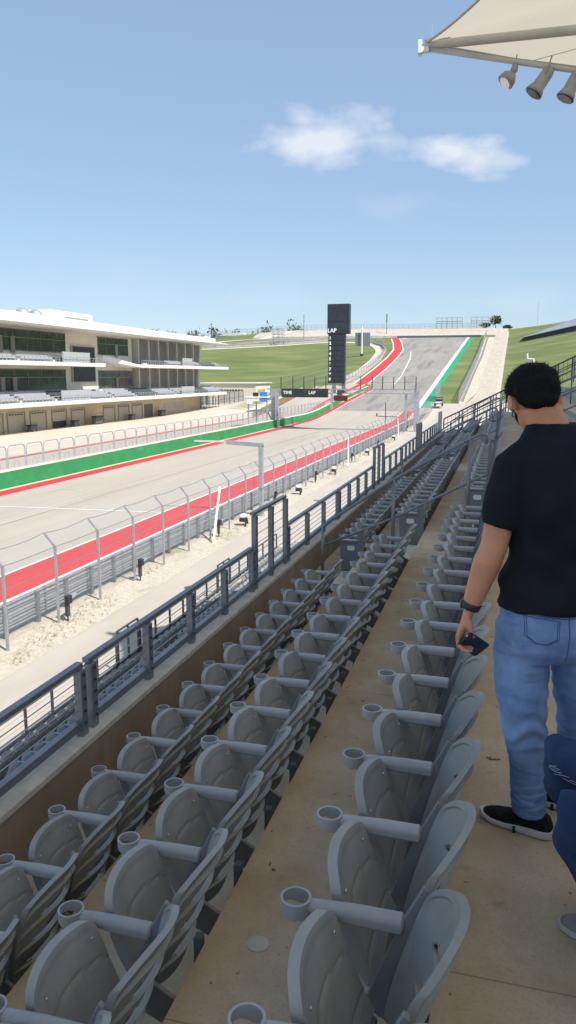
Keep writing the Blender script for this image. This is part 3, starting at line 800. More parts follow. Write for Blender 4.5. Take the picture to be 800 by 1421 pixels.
for q in range(4):
    z = -9.72+q*.28
    o = MB().prism([(-18.20,z),(-18.12,z+.04),(-18.20,z+.09),(-18.20,z+.13),(-18.12,z+.18),(-18.20,z+.22),(-18.25,z+.22),(-18.25,z)], 'y', 4, 205).build('rail', M['galv'], ab)
for i in range(92):
    y = 5+i*2.15; MB().box(-18.16,-18.02,y-.09,y+.09,-10,-8.66).build('post', M['galv_dark'], ab)
# braces, instruments and junction boxes along the fence
for i, (y, lab) in enumerate(((44.5,'white diagonal brace pole leaning against the fence left of the lamp post'),(86,'white diagonal brace pole leaning on the fence beyond the lamp post'),(128,'farthest white diagonal brace pole leaning on the debris fence'))):
    o = MB().beam((-16.6,y-2.0,-10),(-17.1,y+.6,-6.9),.09,.12,(1,0,0)).build('brace_pole', M['off_white'], origin=(-16.5,y,-10)); tag(o, lab, 'pole', 'brace poles')
def instrument(y, kind, lab):
    r = empty('track_light' if kind else 'signal_box', (XF, y, -10), lab, 'signal box' if not kind else 'track light', 'boxes along the fence')
    if kind == 0:
        MB().box(-17.0,-16.78,y-.15,y+.12,-9.20,-8.86).build('case', M['black'], r, bevel=.02)
        MB().tube([(-16.9,y+.13,-9.02),(-16.9,y+.55,-8.96)], [.09,.075], 12).build('lens_hood', M['galv'], r)
        MB().box(-17.02,-16.9,y-.1,y+.1,-9.75,-9.21).build('bracket', M['rail_dark'], r)
        MB().tube([(-16.96,y,-10),(-16.96,y,-9.1)], .035, 8).build('stand', M['rail_dark'], r)
    else:
        MB().tube([(-16.6,y,-10),(-16.6,y,-9.4)], .03, 8).build('stand', M['rail_dark'], r)
        MB().ell((-16.7,y-.15,-9.3),(.26,.36,.15)).build('cover', M['white'], r, smooth=True)
        MB().box(-16.9,-16.5,y-.4,y+.2,-9.68,-9.46).build('tray', M['black'], r, bevel=.02)
        MB().tube([(-16.4,y-.6,-9.95),(-16.5,y+.1,-9.5),(-16.6,y+.5,-9.92)], .05, 6).build('hose', M['rubber'], r)
for i, (y, kd) in enumerate(((26.9,0),(33.5,0),(44.4,0),(48.5,1),(56.8,0),(63.0,1),(70.2,0),(77.0,1),(88,0),(97,1),(107,0),(121,1),(140,0))):
    nth = ordn[i]
    instrument(y, kd, ('black signal box with grey hood strapped to the fence foot, item %s from the left' if not kd else 'white domed track light on a short stand by the fence, item %s from the left') % nth)
lp = empty('lamp_post', (-16.6, 52.2, -10), 'square grey lamp post with long horizontal arm reaching over the track', 'lamp post')
MB().box(-16.78,-16.48,52.05,52.35,-10,-4.85).build('post', M['galv'], lp, bevel=.02)
a = MB(); a.loft([[(-16.48,52.05,-5.0),(-16.48,52.35,-5.0),(-16.48,52.35,-4.72),(-16.48,52.05,-4.72)],[(-19.2,52.08,-4.86),(-19.2,52.32,-4.86),(-19.2,52.32,-4.60),(-19.2,52.08,-4.60)]])
a.build('arm', M['galv'], lp)
MB().box(-21.7,-19.2,52.1,52.3,-4.72,-4.62).build('luminaire', M['off_white'], lp)
MB().box(-16.80,-16.46,52.02,52.38,-8.0,-7.93).build('collar', M['galv_dark'], lp)
cp = empty('camera_mast', (-18.5, 124, -10), 'thin dark mast with a crossbar standing at the far fence', 'mast')
MB().tube([(-18.5,124,-10),(-18.5,124,-4.2)], .07, 8).build('mast', M['rail_dark'], cp)
MB().beam((-20.0,124,-6.4),(-16.6,124,-6.5),.12,.12).build('crossbar', M['rail_dark'], cp)
MB().tube([(-19.9,124,-6.35),(-19.9,124,-5.95)],.1,8).build('camera', M['black'], cp)
mh = MB(); mh.tube([(-14.0,33,-9.98),(-14.0,33,-9.955)], .38, 20); o = mh.build('manhole_cover', mat('iron', (.16,.09,.06), .8), origin=(-14.0,33,-9.98)); tag(o, 'round rusty manhole cover in the pale service road', 'manhole cover')
o = MB().tube([(-14.3,60,-9.98),(-14.3,60,-9.955)], .38, 20).build('manhole_cover', M['galv_dark'], origin=(-14.3,60,-9.98)); tag(o, 'dark manhole cover farther along the service road, beyond the lamp post', 'manhole cover')

# fences uphill right of the track
def post_fence(name, label, pts, hh, step, m_mesh, m_post, rails=2, cat='fence', group=None, wall=0):
    r = empty(name, (pts[0][0], pts[0][1], h(*pts[0])), label, cat, group)
    P = []
    for (a, b) in zip(pts, pts[1:]):
        L = math.dist(a, b); n = max(1, int(L/step))
        for i in range(n): P.append((a[0]+(b[0]-a[0])*i/n, a[1]+(b[1]-a[1])*i/n))
    P.append(pts[-1])
    P = P[:99]
    for (x, y) in P:
        z = h(x, y); MB().box(x-.07,x+.07,y-.07,y+.07,z,z+hh).build('post', M[m_post], r)
    vs = []; 
    for (x, y) in P: z = h(x, y); vs += [(x,y,z+wall+.02),(x,y,z+hh)]
    MB().add(vs, [(2*i,2*i+2,2*i+3,2*i+1) for i in range(len(P)-1)]).build('wire_mesh', M[m_mesh], r, fix=False)
    for q in range(rails):
        zz = hh-q*hh/max(1,rails)
        MB().tube([(x,y,h(x,y)+zz) for x, y in P], .05, 5).build('rail', M[m_post], r)
    if wall:
        b = MB(); vs = []
        for (x, y) in P: z = h(x, y); vs.append([(x-.2,y,z-.3),(x+.2,y,z-.3),(x+.2,y,z+wall),(x-.2,y,z+wall)])
        b.loft(vs); b.build('wall', M['concrete_grey'], r)
    return r
post_fence('debris_fence', 'far continuation of the debris fence at the foot of the hill', [(-17.6,206),(-17.2,214)], 4.2, 3, 'fence_dense', 'galv')
post_fence('hill_fence', 'tall grey fence climbing the hill between the grass and the pale road', [(-11.6,203),(-11.5,230),(-11.2,312),(-12.1,448)], 3.0, 4.2, 'fence_dense', 'galv')
post_fence('low_guardrail', 'low guardrail beside the climbing hill fence on the road side', [(-10.6,206),(-10.4,270),(-10.0,330),(-10.6,440)], 1.1, 5, 'fence_dense', 'galv_dark', 2, 'guardrail')
post_fence('infield_fence', 'grey fence with concrete base curving through the grass left of the uphill track', [(-49.0,236),(-48.2,255),(-48.0,274),(-49.4,314),(-53.4,354),(-60,386),(-68,408)], 2.6, 4.5, 'fence_dense', 'galv', 2, 'fence', None, .9)
post_fence('top_fence', 'long thin catch fence along the crest of the hill', [(-230,470),(-150,486),(-60,490),(-14,488)], 3.6, 3.2, 'fence_mesh_x', 'galv', 2)
post_fence('infield_wall_fence', 'pale low wall with fence along the upper left track', [(-300,398),(-220,401),(-156,408),(-118,421),(-98,432)], 2.0, 5, 'fence_dense', 'galv_dark', 2, 'fence', None, .9)
# tyre wall at the top of the hill
b = MB(); 
for i in range(60):
    x = -62+i*.78; y = 452.5+.04*abs(x+22); z = h(x, y); b.box(x, x+.8, y, y+1.2, z-.2, z+1.3)
o = b.build('tyre_barrier', M['bench_dark'], origin=(-40,453,22)); tag(o, 'long dark tyre barrier across the top of the uphill track', 'barrier')
ribbon('gravel_bank', -62, -8, 470, 484, M['hill_road'], .07, 6)

# ------------------------------------------------------------------ pit wall and its fence
pw = empty('pit_wall', (-42.9, 90, -10), 'long green pit wall with pale top between track and pit lane', 'wall')
wx = interp([(-20,-42.85),(185,-42.85),(205,-42.3),(218,-41.2),(229,-39.6)])
def wallstrip(y0, y1, z0, z1, t0, t1):
    b = MB(); ys = [y for y in range(int(y0), int(y1)+1, 3)]; rings = []
    for y in ys:
        x = wx(y); g_ = h(x, y); f = 1-sst(185, 232, y)*.45
        rings.append([(x-t0,y,g_+z0*f),(x+t1,y,g_+z0*f),(x+t1,y,g_+z1*f),(x-t0,y,g_+z1*f)])
    return b.loft(rings)
wallstrip(-20, 229, -.1, 1.52, .22, .10).build('wall', M['green'], pw)
wallstrip(-20, 229, 1.522, 1.66, .30, .13).build('coping', M['off_white'], pw)
MB().box(-42.74,-42.70,155.3,156.1,-9.9,-8.45).build('gate', M['rail_dark'], pw)
def hoop_panel(y, i):
    x = -43.1
    r = empty('pit_fence_panel', (x, y, -8.5), 'one of the hooped wire fence panels along the top of the green pit wall', 'fence panel', 'hooped panels on the pit wall')
    a, b_ = y+.10, y+2.72; zt2 = -6.25; rr = .45
    pts = [(x,a,-8.5),(x,a,zt2-rr)]+[(x, a+rr-rr*math.cos(t), zt2-rr+rr*math.sin(t)) for t in (.5,1.0,1.57)]+[(x, b_-rr+rr*math.sin(t), zt2-rr+rr*math.cos(t)) for t in (0,.5,1.0,1.57)]+[(x,b_,-8.5)]
    MB().tube(pts, .05, 6).build('hoop', M['galv'], r)
    m_ = (a+b_)/2
    MB().tube([(x,m_-.4,-8.5),(x,m_-.35,-7.85),(x,m_,-7.65),(x,m_+.35,-7.85),(x,m_+.4,-8.5)], .03, 5).build('lower_hoop', M['galv'], r)
    MB().add([(x,a,-8.45),(x,b_,-8.45),(x,b_,zt2-.2),(x,a,zt2-.2)], [(0,1,2,3)]).build('wire_mesh', M['fence_mesh'], r, fix=False)
    MB().box(x-.03,x+.03,a,b_,-7.32,-7.26).build('middle_bar', M['galv'], r)
for i in range(56): hoop_panel(48.5+2.84*i, i)

# ------------------------------------------------------------------ pit building
XB = -84.0
pb = empty('pit_building', (XB-12, 160, -10), 'long cream pit building with garages, two terraced balconies and flat white roof', 'building')
MB().box(XB-22, XB, 60, 208, -10, -5.6).build('ground_floor', M['stone'], pb)
MB().box(XB-22, XB-1.5, 60, 168.5, -5.2, 9.2).build('upper_floors', M['building'], pb)
MB().box(XB-22, XB-10.5, 168.5, 206, -5.2, 9.2).build('upper_floors', M['column'], pb)
# roof slab, thicker in front
rf = MB(); XRF = -77.6
rf.loft([[(XRF,y,8.75),(XRF,y,10.35-.004*(y-110)),(XB-24,y,10.9),(XB-24,y,9.25)] for y in (60,110,160,203)])
rf.build('roof', M['white'], pb)
MB().loft([[(XRF+.0,203.01,8.78),(XRF,203.01,9.3),(XB-20,203.01,9.7),(XB-20,203.01,9.25)],[(XRF-1,216,8.9),(XRF-1,216,9.05),(XB-16,216,9.4),(XB-16,216,9.3)]]).build('roof_wing', M['off_white'], pb)
# soffit
MB().box(XB-20, XRF-.3, 60, 203, 8.60, 8.74).build('soffit', M['building_grey'], pb)
# decks
def deck(z, y0, y1, xf, nm, lip=.42):
    MB().box(XB-1.6, xf, y0, y1, z-lip, z+.12).build('balcony_slab', M['white'], pb)
    MB().box(XB-1.6, xf-.01, y0+.02, y1-.02, z-lip-.15, z-lip-.002).build('slab_edge', M['building_grey'], pb)
deck(-4.75, 60, 214, -78.6, 'low'); deck(2.35, 60, 143.6, -78.8, 'mid'); deck(2.35, 159, 216, -78.6, 'mid')
MB().add([(-78.6,159,1.9),(-78.6,159,2.30),(-84.3,152.5,4.4),(-84.3,152.5,3.2),(-84.3,159,1.9),(-84.3,159,2.3)],[(0,1,2,3),(0,4,5,1),(0,3,4),(1,5,2),(3,2,5,4)]).build('balcony_wing', M['white'], pb)
# terraced benches on the decks
def terrace(z, y0, y1, steps=5):
    b = MB()
    for i in range(steps): b.box(-79.4-i*.85-.85, -79.4-i*.85, y0, y1, z, z+.18+i*.34)
    b.build('balcony_steps', M['building_grey'], pb)
    y = y0+.5; n = 0
    while y < y1-2:
        L = min(9.5, y1-y-.5)
        s = MB(); sb = MB()
        for i in range(steps):
            xx = -79.55-i*.85; zz = z+.18+i*.34
            s.box(xx-.42, xx, y, y+L, zz+.38, zz+.46); s.box(xx-.50, xx-.42, y, y+L, zz+.38, zz+.80)
            q = y+.3
            while q < y+L: sb.box(xx-.38, xx-.1, q, q+.12, zz, zz+.375); q += 1.0
        s.add(sb.v, sb.f); s.build('bench_rows', M['soffit_seat'] if n % 3 else M['bench_dark'], pb)
        y += L+1.3; n += 1
terrace(-4.75, 62, 212, 4); terrace(2.35, 62, 137, 2); terrace(2.35, 165, 212, 2)
def balrail(z, y0, y1, x=-78.9):
    b = MB(); b.box(x-.04,x+.04,y0,y1,z+.98,z+1.06); b.box(x-.03,x+.03,y0,y1,z+.50,z+.54)
    y = y0
    while y <= y1: b.box(x-.035,x+.035,y,y+.07,z-.05,z+.98); y += 1.2
    b.build('balcony_rail', M['galv'], pb)
balrail(-4.75, 62, 213.5); balrail(2.35, 62, 143.4); balrail(2.35, 160, 215.5)
def glassbox(z, y0, y1, m='screw'):
    b = MB(); b.box(-79.3,-79.2,y0,y1,z,z+1.9)
    y = y0
    while y <= y1+.01: b.box(-79.36,-79.14,y-.05,y+.05,z-.02,z+1.95); y += (y1-y0)/4
    b.build('glazed_screen', M['soffit_seat'], pb)
glassbox(2.5, 128.5, 138.0); glassbox(-4.6, 127.5, 138.0); glassbox(2.5, 184, 190); glassbox(-4.6, 183, 191)
# windows
def window(y0, y1, z0, z1, n, x=XB-1.5):
    g_ = MB().box(x-.2, x+.05, y0, y1, z0, z1).build('window', M['glass'], pb)
    b = MB(); b.box(x+.03,x+.12,y0-.15,y1+.15,z1,z1+.15); b.box(x+.03,x+.12,y0-.15,y1+.15,z0-.15,z0)
    for i in range(n+1):
        y = y0+(y1-y0)*i/n; b.box(x+.055,x+.11,y-.05,y+.05,z0,z1)
    b.build('window_frame', M['galv_dark'], g_)
    b = MB().box(x+.055,x+.09,y0,y1,z0+(z1-z0)*.62,z0+(z1-z0)*.62+.06).build('transom', M['galv'], g_)
window(62, 139.6, 4.6, 8.2, 18); window(62, 139.2, -2.6, 1.1, 18)
window(152.5, 166.4, 4.6, 8.2, 4); window(152.3, 168.2, -2.6, 1.0, 5)
# door pairs standing in front of the glass
for y in (118,121.5,160): 
    for z in (4.7,-2.6): MB().box(XB-1.44,XB-1.2,y,y+1.1,z-.6,z+2.3).build('door', M['column'], pb)
scn = MB().box(XB-1.5, XB-1.15, 141.6, 150.4, -1.2, 5.9).build('video_screen', M['black'], pb)
bb = MB()
for (a,b_,c_,d) in ((141.4,150.6,5.9,6.05),(141.4,150.6,-1.35,-1.2),(141.4,141.6,-1.2,5.9),(150.4,150.6,-1.2,5.9)): bb.box(XB-1.5,XB-1.05,a,b_,c_,d)
bb.build('screen_frame', M['galv'], scn)
# columns at the open end
for i in range(7):
    y = 170.5+i*5.6
    for (z0, z1) in ((-4.6, 1.8), (2.4, 8.7)):
        MB().box(XB-6.5, XB-.8, y, y+.55, z0, z1).build('column', M['off_white'], pb)
        MB().box(XB-1.6, XB-1.2, y+1.0, y+4.5, z0, z1-.2 if z0 > 0 else z1).build('louvre_panel', M['column'], pb)
MB().prism([(206.5,-4.6),(207.6,-4.6),(210.4,8.6),(209.2,8.6)], 'x', XB-6, XB-.7).build('column', M['building_grey'], pb)
# garages
gy = [64+6.2*i for i in range(8)]+[117.8,124.9,132.2,139.0]
gy = [63,69,75,81,87,93,99,105,111,117.4,124.2,131.3,138.3,151.2,158.0,164.8]
for i, y in enumerate(gy):
    wd = 4.9
    d = MB().box(XB-.05, XB+.03, y, y+wd, -10, -6.55).build('garage_door', M['garage_door'], pb)
    b = MB(); b.box(XB+.0,XB+.16,y-.22,y,-10,-6.4); b.box(XB,XB+.16,y+wd,y+wd+.22,-10,-6.4); b.box(XB,XB+.16,y,y+wd,-6.55,-6.4)
    b.build('door_frame', M['column'], d)
    v = MB(); 
    for q in range(5): v.box(XB+.03,XB+.06,y+.4+q*.85,y+1.0+q*.85,-6.95,-6.72)
    v.build('door_window', M['black'], d)
MB().box(XB-.02,XB+.1,131.5,136.0,-10,-8.7).build('door_opening', M['black'], pb)
MB().box(XB-.02,XB+.08,171.0,175.6,-10,-6.8).build('dark_doorway', M['bench_dark'], pb)
v = MB()
for q in range(9): v.box(XB,XB+.08,182+q*1.5,183.1+q*1.5,-8.1,-6.9)
v.build('vent_window', M['soffit_seat'], pb)
# open metal gate frame at the building end
gt = empty('steel_gate', (-82, 207, -10), 'dark steel gate frame standing at the end of the pit building', 'gate')
b = MB()
for q in range(7): b.box(-83.9+q*.9,-83.8+q*.9,206.8,206.95,-10,-5.9)
for z in (-10,-7.9,-6.0): b.box(-84,-78.4,206.8,206.95,z,z+.1)
b.build('frame', M['rail_dark'], gt)
# roof objects
ph = empty('roof_plantroom', (XB-8, 146, 10.6), 'white box plant room standing on the pit building roof', 'roof building')
MB().box(XB-14,XB-4,138.6,155.2,10.4,13.0).build('body', M['white'], ph)
MB().box(XB-4,XB-3.95,144,153.5,11.1,12.0).build('louvre', M['column'], ph)
for i,y in enumerate((131,135.2)):
    o = MB().ell((XB-5,y,11.4),(1.5,1.3,1.3)); o.tube([(XB-5,y,10.2),(XB-5,y,11)],.5,8); o = o.build('satellite_dome', M['galv'], smooth=True, origin=(XB-5,y,10.2)); tag(o, ('left' if not i else 'right')+' one of two round grey domes on the white roof', 'antenna dome', 'roof domes')
o = MB().box(XB-8,XB-6,122,130,10.5,11.3).box(XB-7,XB-6.9,121.9,122,10.5,13).build('roof_equipment', M['white'], origin=(XB-7,125,10.5)); tag(o, 'low white roof equipment box with thin mast left of the domes', 'roof unit')
o = MB().box(XB-6,XB-4.5,168,176,9.9,11.0).box(XB-6,XB-5,170,171,11.0,11.4).box(XB-6,XB-5,173,174.5,11.0,11.35).build('roof_equipment', M['soffit_seat'], origin=(XB-5,172,9.9)); tag(o, 'small grey and white roof unit near the far end of the roof', 'roof unit')
# bins and carts in front of the garages
def cart(y, x, lab, wd=1.8, hh=1.5):
    r = empty('tool_cart', (x,y,-10), lab, 'cart', 'carts before the garages')
    MB().box(x-.5,x+.5,y,y+wd,-9.75,-9.75+hh*.55).build('body', M['bench_dark'], r, bevel=.04)
    MB().box(x-.55,x+.55,y-.1,y+wd+.1,-9.75+hh*.55+.002,-9.75+hh*.68).build('lid', M['black'], r, bevel=.03)
    b = MB().tube([(x+.45,y+.1,-9.75+hh*.6),(x+.45,y+.1,-9.75+hh*.95),(x+.45,y+wd-.1,-9.75+hh*.95),(x+.45,y+wd-.1,-9.75+hh*.6)],.05,5); b.build('handle', M['galv_dark'], r)
    for (dx,dy) in ((-.4,.2),(.4,.2),(-.4,wd-.2),(.4,wd-.2)): MB().tube([(x+dx-.05,y+dy,-9.85),(x+dx+.05,y+dy,-9.85)],.15,8).build('wheel', M['rubber'], r)
cart(121.3, -82.4, 'dark wheeled cart before the garages, leftmost one')
cart(136.2, -82.6, 'dark wheeled cart by the second garage group, second from the left')
cart(143.5, -82.0, 'wide dark equipment cart below the big black screen', 3.0, 2.2)
cart(160.5, -82.5, 'dark wheeled cart between two garage doors right of the screen')
cart(176.5, -82.5, 'dark wheeled cart beside the dark doorway', 2.4, 2.0)
cart(201, -80.5, 'small dark box cart near the end of the building', 1.2, 1.0)

# low garage building beyond
gb = empty('service_garage', (-88, 252, -9), 'low cream flat-roofed garage building beyond the pit building', 'building')
MB().box(-99,-80,246,262,-11,-2.55).build('wall', M['building'], gb)
MB().box(-99.6,-79.4,245.4,262.6,-2.548,-2.2).build('roof', M['off_white'], gb)
MB().box(-93.5,-84.5,245.93,245.99,-9.6,-5.0).build('garage_door', M['garage_door'], gb)
v = MB(); 
for q in range(9): v.box(-93.3+q*1.0,-92.6+q*1.0,245.88,245.925,-5.0,-4.5)
v.build('window', M['black'], gb)
MB().box(-98.2,-96.8,245.9,245.98,-10,-6.5).build('door', M['bench_dark'], gb)
MB().box(-79.99,-79.9,248,256,-9,-4.5).build('door', M['garage_door'], gb)
g2 = empty('service_garage', (-108, 236, -10), 'lower cream annex wall between the pit building and the garage', 'building')
MB().box(-118,-99.2,232,244,-11,-3.6).build('wall', M['building'], g2); MB().box(-118.4,-98.9,231.6,244.4,-3.598,-3.3).build('roof', M['off_white'], g2)
post_fence('yard_fence', 'dark yard fence between the pit building end and the garage', [(-92,224),(-82,226),(-79,230)], 3.6, 1.6, 'fence_dense', 'rail_dark')

# ------------------------------------------------------------------ gantry with lap tower
GY = 141.0
gn = empty('start_gantry', (-29, GY, -10), 'steel gantry bridge spanning the track on two posts', 'gantry')
def GX(px): return -40.7+(px-395)*(25.2/185)
MB().box(-43.9,-43.1,GY+3.5,GY+4.3,-10,-2.4).build('leg', M['galv'], gn)
MB().box(-42.6,-42.2,GY+2.5,GY+3.0,-8.4,-2.8).build('leg', M['galv'], gn)
MB().box(-15.9,-15.0,GY-.4,GY+.5,-10,-2.6).build('leg', M['galv'], gn)
MB().box(-17.6,-17.2,GY-.3,GY+.3,-10,-3.2).build('leg', M['galv'], gn)
b = MB()
for z in (-3.2,-2.5): 
    for yy in (GY-.6, GY+.6): b.beam((-43.5,yy+ (0 if yy<GY else 0),z),(-15.4,yy,z),.16,.16)
for i in range(24):
    x = -43.0+i*1.18; b.beam((x,GY-.6,-3.2 if i%2 else -2.5),(x+1.18,GY-.6,-2.5 if i%2 else -3.2),.08,.08)
b.build('truss', M['galv'], gn)
MB().box(-43.3,-15.5,GY-.55,GY+.55,-2.42,-2.36).build('walkway', M['galv_dark'], gn)
for i, x in enumerate([-40.7,-38.4,-36.3,-34.2,-32.1,-25.6,-23.5,-21.6,-19.6,-17.6,-15.6]):
    MB().box(x-.08,x+.08,GY-.68,GY-.56,-2.5,-.15).build('rail_post', M['rail_dark'], gn)
for z in (-.2,-1.2): 
    MB().beam((-40.7,GY-.62,z),(-31.8,GY-.62,z),.05,.05).build('handrail', M['galv_dark'], gn); MB().beam((-28.2,GY-.62,z),(-15.6,GY-.62,z),.05,.05).build('handrail', M['galv_dark'], gn)
sg = empty('timing_sign', (-36.5, GY-.9, -3.6), 'long black sign reading TIME and LAP hanging on the gantry', 'sign')
MB().box(-40.5,-31.6,GY-1.15,GY-.75,-3.95,-2.35).build('panel', M['black'], sg)
front = Matrix(((1,0,0),(0,0,-1),(0,1,0)))
text_obj('TIME', .8, (-39.3,GY-1.17,-3.1), front, M['off_white'], sg, bold=.03)
text_obj('LAP', .8, (-34.6,GY-1.17,-3.1), front, M['off_white'], sg, bold=.03)
tw = empty('lap_tower', (-29.7, GY, -3), 'tall dark scoreboard tower marked LAP with positions one to nine', 'scoreboard')
MB().box(-31.85,-27.75,GY-1.0,GY+.3,7.45,12.75).build('top_display', M['screen'], tw, bevel=.06)
MB().box(-31.6,-28.0,GY-1.03,GY-1.002,9.55,12.5).build('screen', M['black'], tw)
MB().box(-31.65,-28.55,GY-.9,GY+.2,-1.35,7.45).build('position_column', M['screen'], tw, bevel=.04)
text_obj('LAP', .98, (-30.95,GY-1.05,8.05), front, M['white'], tw, bold=.035)
for i in range(9):
    z = 6.75-i*.93
    text_obj(str(i+1), .78, (-31.3,GY-.93,z), front, M['white'], tw, name='numeral', bold=.035)
    MB().box(-30.85,-28.75,GY-.95,GY-.902,z-.36,z+.36).build('position_panel', M['black'], tw)
MB().box(-31.0,-30.4,GY-.3,GY+.3,-3.2,-1.352).build('support', M['galv'], tw)
MB().box(-29.2,-28.6,GY-.3,GY+.3,-3.2,-1.352).build('support', M['galv_dark'], tw)
gl_ = empty('light_panel', (-29.3, GY, -5), 'small dark panel with red display hanging under the gantry beside its post', 'display')
MB().box(-31.15,-30.7,GY-.9,GY-.5,-6.0,-2.6).build('hanger', M['galv'], gl_)
MB().box(-30.5,-28.0,GY-1.0,GY-.7,-4.55,-3.55).build('case', M['black'], gl_); MB().box(-30.3,-28.2,GY-1.03,GY-1.001,-4.35,-3.75).build('display', M['led'], gl_)
MB().box(-29.9,-29.0,GY-.9,GY-.5,-3.5,-2.6).build('box', M['rail_dark'], gl_)
# marshal platform
mp_ = empty('marshal_post', (-45.5, 147, -10), 'raised marshal platform with white, blue and red panels behind the pit wall', 'platform')
for (x,y) in ((-48.4,144),(-44.6,144),(-48.4,149),(-44.6,149)): MB().box(x-.1,x+.1,y-.1,y+.1,-10,-4.0).build('leg', M['galv'], mp_)
MB().box(-48.8,-44.2,143.6,149.4,-6.9,-6.75).build('platform', M['galv_dark'], mp_)
MB().box(-48.8,-44.2,143.4,149.4,-4.2,-3.95).build('canopy', M['white'], mp_)
MB().box(-48.6,-47.4,143.5,143.58,-5.4,-4.25).build('panel', M['white'], mp_)
MB().box(-47.3,-46.2,143.5,143.58,-3.94,-3.2).build('red_panel', M['led'], mp_)
MB().box(-45.9,-44.4,143.5,143.58,-4.9,-3.1).build('blue_panel', M['blue'], mp_)
MB().box(-47.4,-46.0,143.5,143.58,-4.9,-4.25).build('panel', M['white'], mp_)
MB().beam((-44.4,143.6,-6.8),(-42.9,143.0,-9.2),.12,.5,(0,1,0)).build('ladder', M['rail_dark'], mp_)
# utility cart on the service road
uc = empty('utility_cart', (-17.2, 200, -9.9), 'small dark and white utility cart parked beside the fence at the foot of the hill', 'vehicle')
zz = h(-17.2,200)+.05
cx_, cy_ = -16.0, 196
MB().box(cx_-.9,cx_+.9,cy_-1.7,cy_+1.7,zz+.45,zz+1.15).build('body', M['galv_dark'], uc, bevel=.12)
MB().box(cx_-.85,cx_+.85,cy_-.5,cy_+1.3,zz+2.0,zz+2.12).build('roof', M['rubber'], uc, bevel=.04)
for (dx,dy) in ((-.8,-.5),(.8,-.5),(-.8,1.25),(.8,1.25)): MB().box(cx_+dx-.04,cx_+dx+.04,cy_+dy-.04,cy_+dy+.04,zz+1.1,zz+2.0).build('roof_post', M['rubber'], uc)
MB().box(cx_-.7,cx_+.7,cy_-.45,cy_+.1,zz+1.15,zz+1.6).build('seat', M['rubber'], uc, bevel=.05)
MB().box(cx_-.7,cx_+.7,cy_-1.75,cy_-1.701,zz+.7,zz+1.05).build('tailgate', M['white'], uc)
for (dx,dy) in ((-.85,-1.1),(.85,-1.1),(-.85,1.1),(.85,1.1)): MB().tube([(cx_+dx-.14,cy_+dy,zz+.35),(cx_+dx+.14,cy_+dy,zz+.35)],.36,12).build('wheel', M['rubber'], uc)
uc.location = (0,0,0)
for c in [o for o in COL.objects if o.parent == uc]: pass
uc.location = (-17.2,200,-9.9)

# ------------------------------------------------------------------ things on the hill
def pole(name, x, y, hh, r_, label, m='galv_dark', ex=None):
    z = h(x, y); b = MB().tube([(x,y,z-.2),(x,y,z+hh)], [r_, r_*.7], 8)
    if ex: ex(b, x, y, z+hh)
    o = b.build(name, M[m], origin=(x,y,z)); return tag(o, label, 'pole')
pole('antenna_pole', -118, 456, 14.0, .22, 'thin tall pole standing on the crest left of the lap tower', ex=lambda b,x,y,z: (b.box(x-.5,x+.5,y-.1,y+.1,z-4.2,z-3.9), b.box(x-.4,x+.4,y-.1,y+.1,z-1.5,z-1.2)))
pole('antenna_pole', -70, 466, 11.5, .22, 'thin dark pole on the crest right of the lap tower', ex=lambda b,x,y,z: b.box(x-.35,x+.35,y-.3,y+.3,z-5,z-.3))
pole('flag_pole', 13.5, 420, 16.0, .10, 'slender white pole rising beside the hillside stand at right', 'galv')
bd = empty('video_board', (-62, 342, h(-62,342)), 'grey back of a video board on the hillside left of the red kerb', 'video board')
zb = h(-62,342)
MB().box(-65.2,-58.6,342,342.8,zb+4.3,zb+10.0).build('board', M['galv_dark'], bd)
MB().tube([(-62.0,341.2,zb-.2),(-62.0,341.2,zb+12.8)],[.35,.28],10).build('pole', M['white'], bd)
MB().box(-62.6,-61.4,340.6,341.9,zb-.2,zb+.9).build('footing', M['rail_dark'], bd)
# scaffold tower on the infield
def scaffold(x, y, w_, hh, label, tiers=3, name='scaffold_tower', bays=2):
    z = h(x, y); r = empty(name, (x,y,z), label, 'scaffold'); b = MB()
    for i in range(bays+1):
        for dy in (0, 3): b.box(x+i*w_/bays-.1,x+i*w_/bays+.1,y+dy-.1,y+dy+.1,z,z+hh)
    for k in range(1, tiers+1):
        zz = z+hh*k/tiers
        for dy in (0,3): b.beam((x,y+dy,zz),(x+w_,y+dy,zz),.14,.14)
    for i in range(bays): 
        for k in range(tiers): b.beam((x+i*w_/bays,y,z+hh*k/tiers),(x+(i+1)*w_/bays,y,z+hh*(k+1)/tiers),.1,.1)
    b.build('frame', M['galv'], r); MB().box(x,x+w_,y,y+3,z+hh*.66,z+hh*.68).build('deck', M['galv_dark'], r)
scaffold(-126, 417, 6.0, 9.0, 'grey scaffold camera tower on the infield behind the pit lane end', 4)
scaffold(-42, 478, 15, 6.5, 'pale scaffold bleacher frame on the crest, the left one of two', 2, 'scaffold_bleacher', 5)
scaffold(-22, 478, 13, 6.5, 'pale scaffold bleacher frame on the crest, the right one of two', 2, 'scaffold_bleacher', 4)
# low white buildings on the far left crest
for i,(x,y,w_,hh,lab) in enumerate(((-212,500,16,4.2,'small white tent building on the far crest, left of the pair'),(-190,505,20,4.8,'larger white tent building on the far crest, right of the pair'),(-300,560,10,5,'tiny pale shed among the distant trees'))):
    z = h(x,y); r = empty('far_building', (x,y,z), lab, 'building')
    MB().box(x,x+w_,y,y+8,z-1,z+hh*.6).build('wall', M['galv'], r); MB().prism([(x-.5,z+hh*.6+.01),(x+w_+.5,z+hh*.6+.01),(x+w_*.75,z+hh),(x+w_*.25,z+hh)],'y',y-.5,y+8.5).build('roof', M['white'], r)
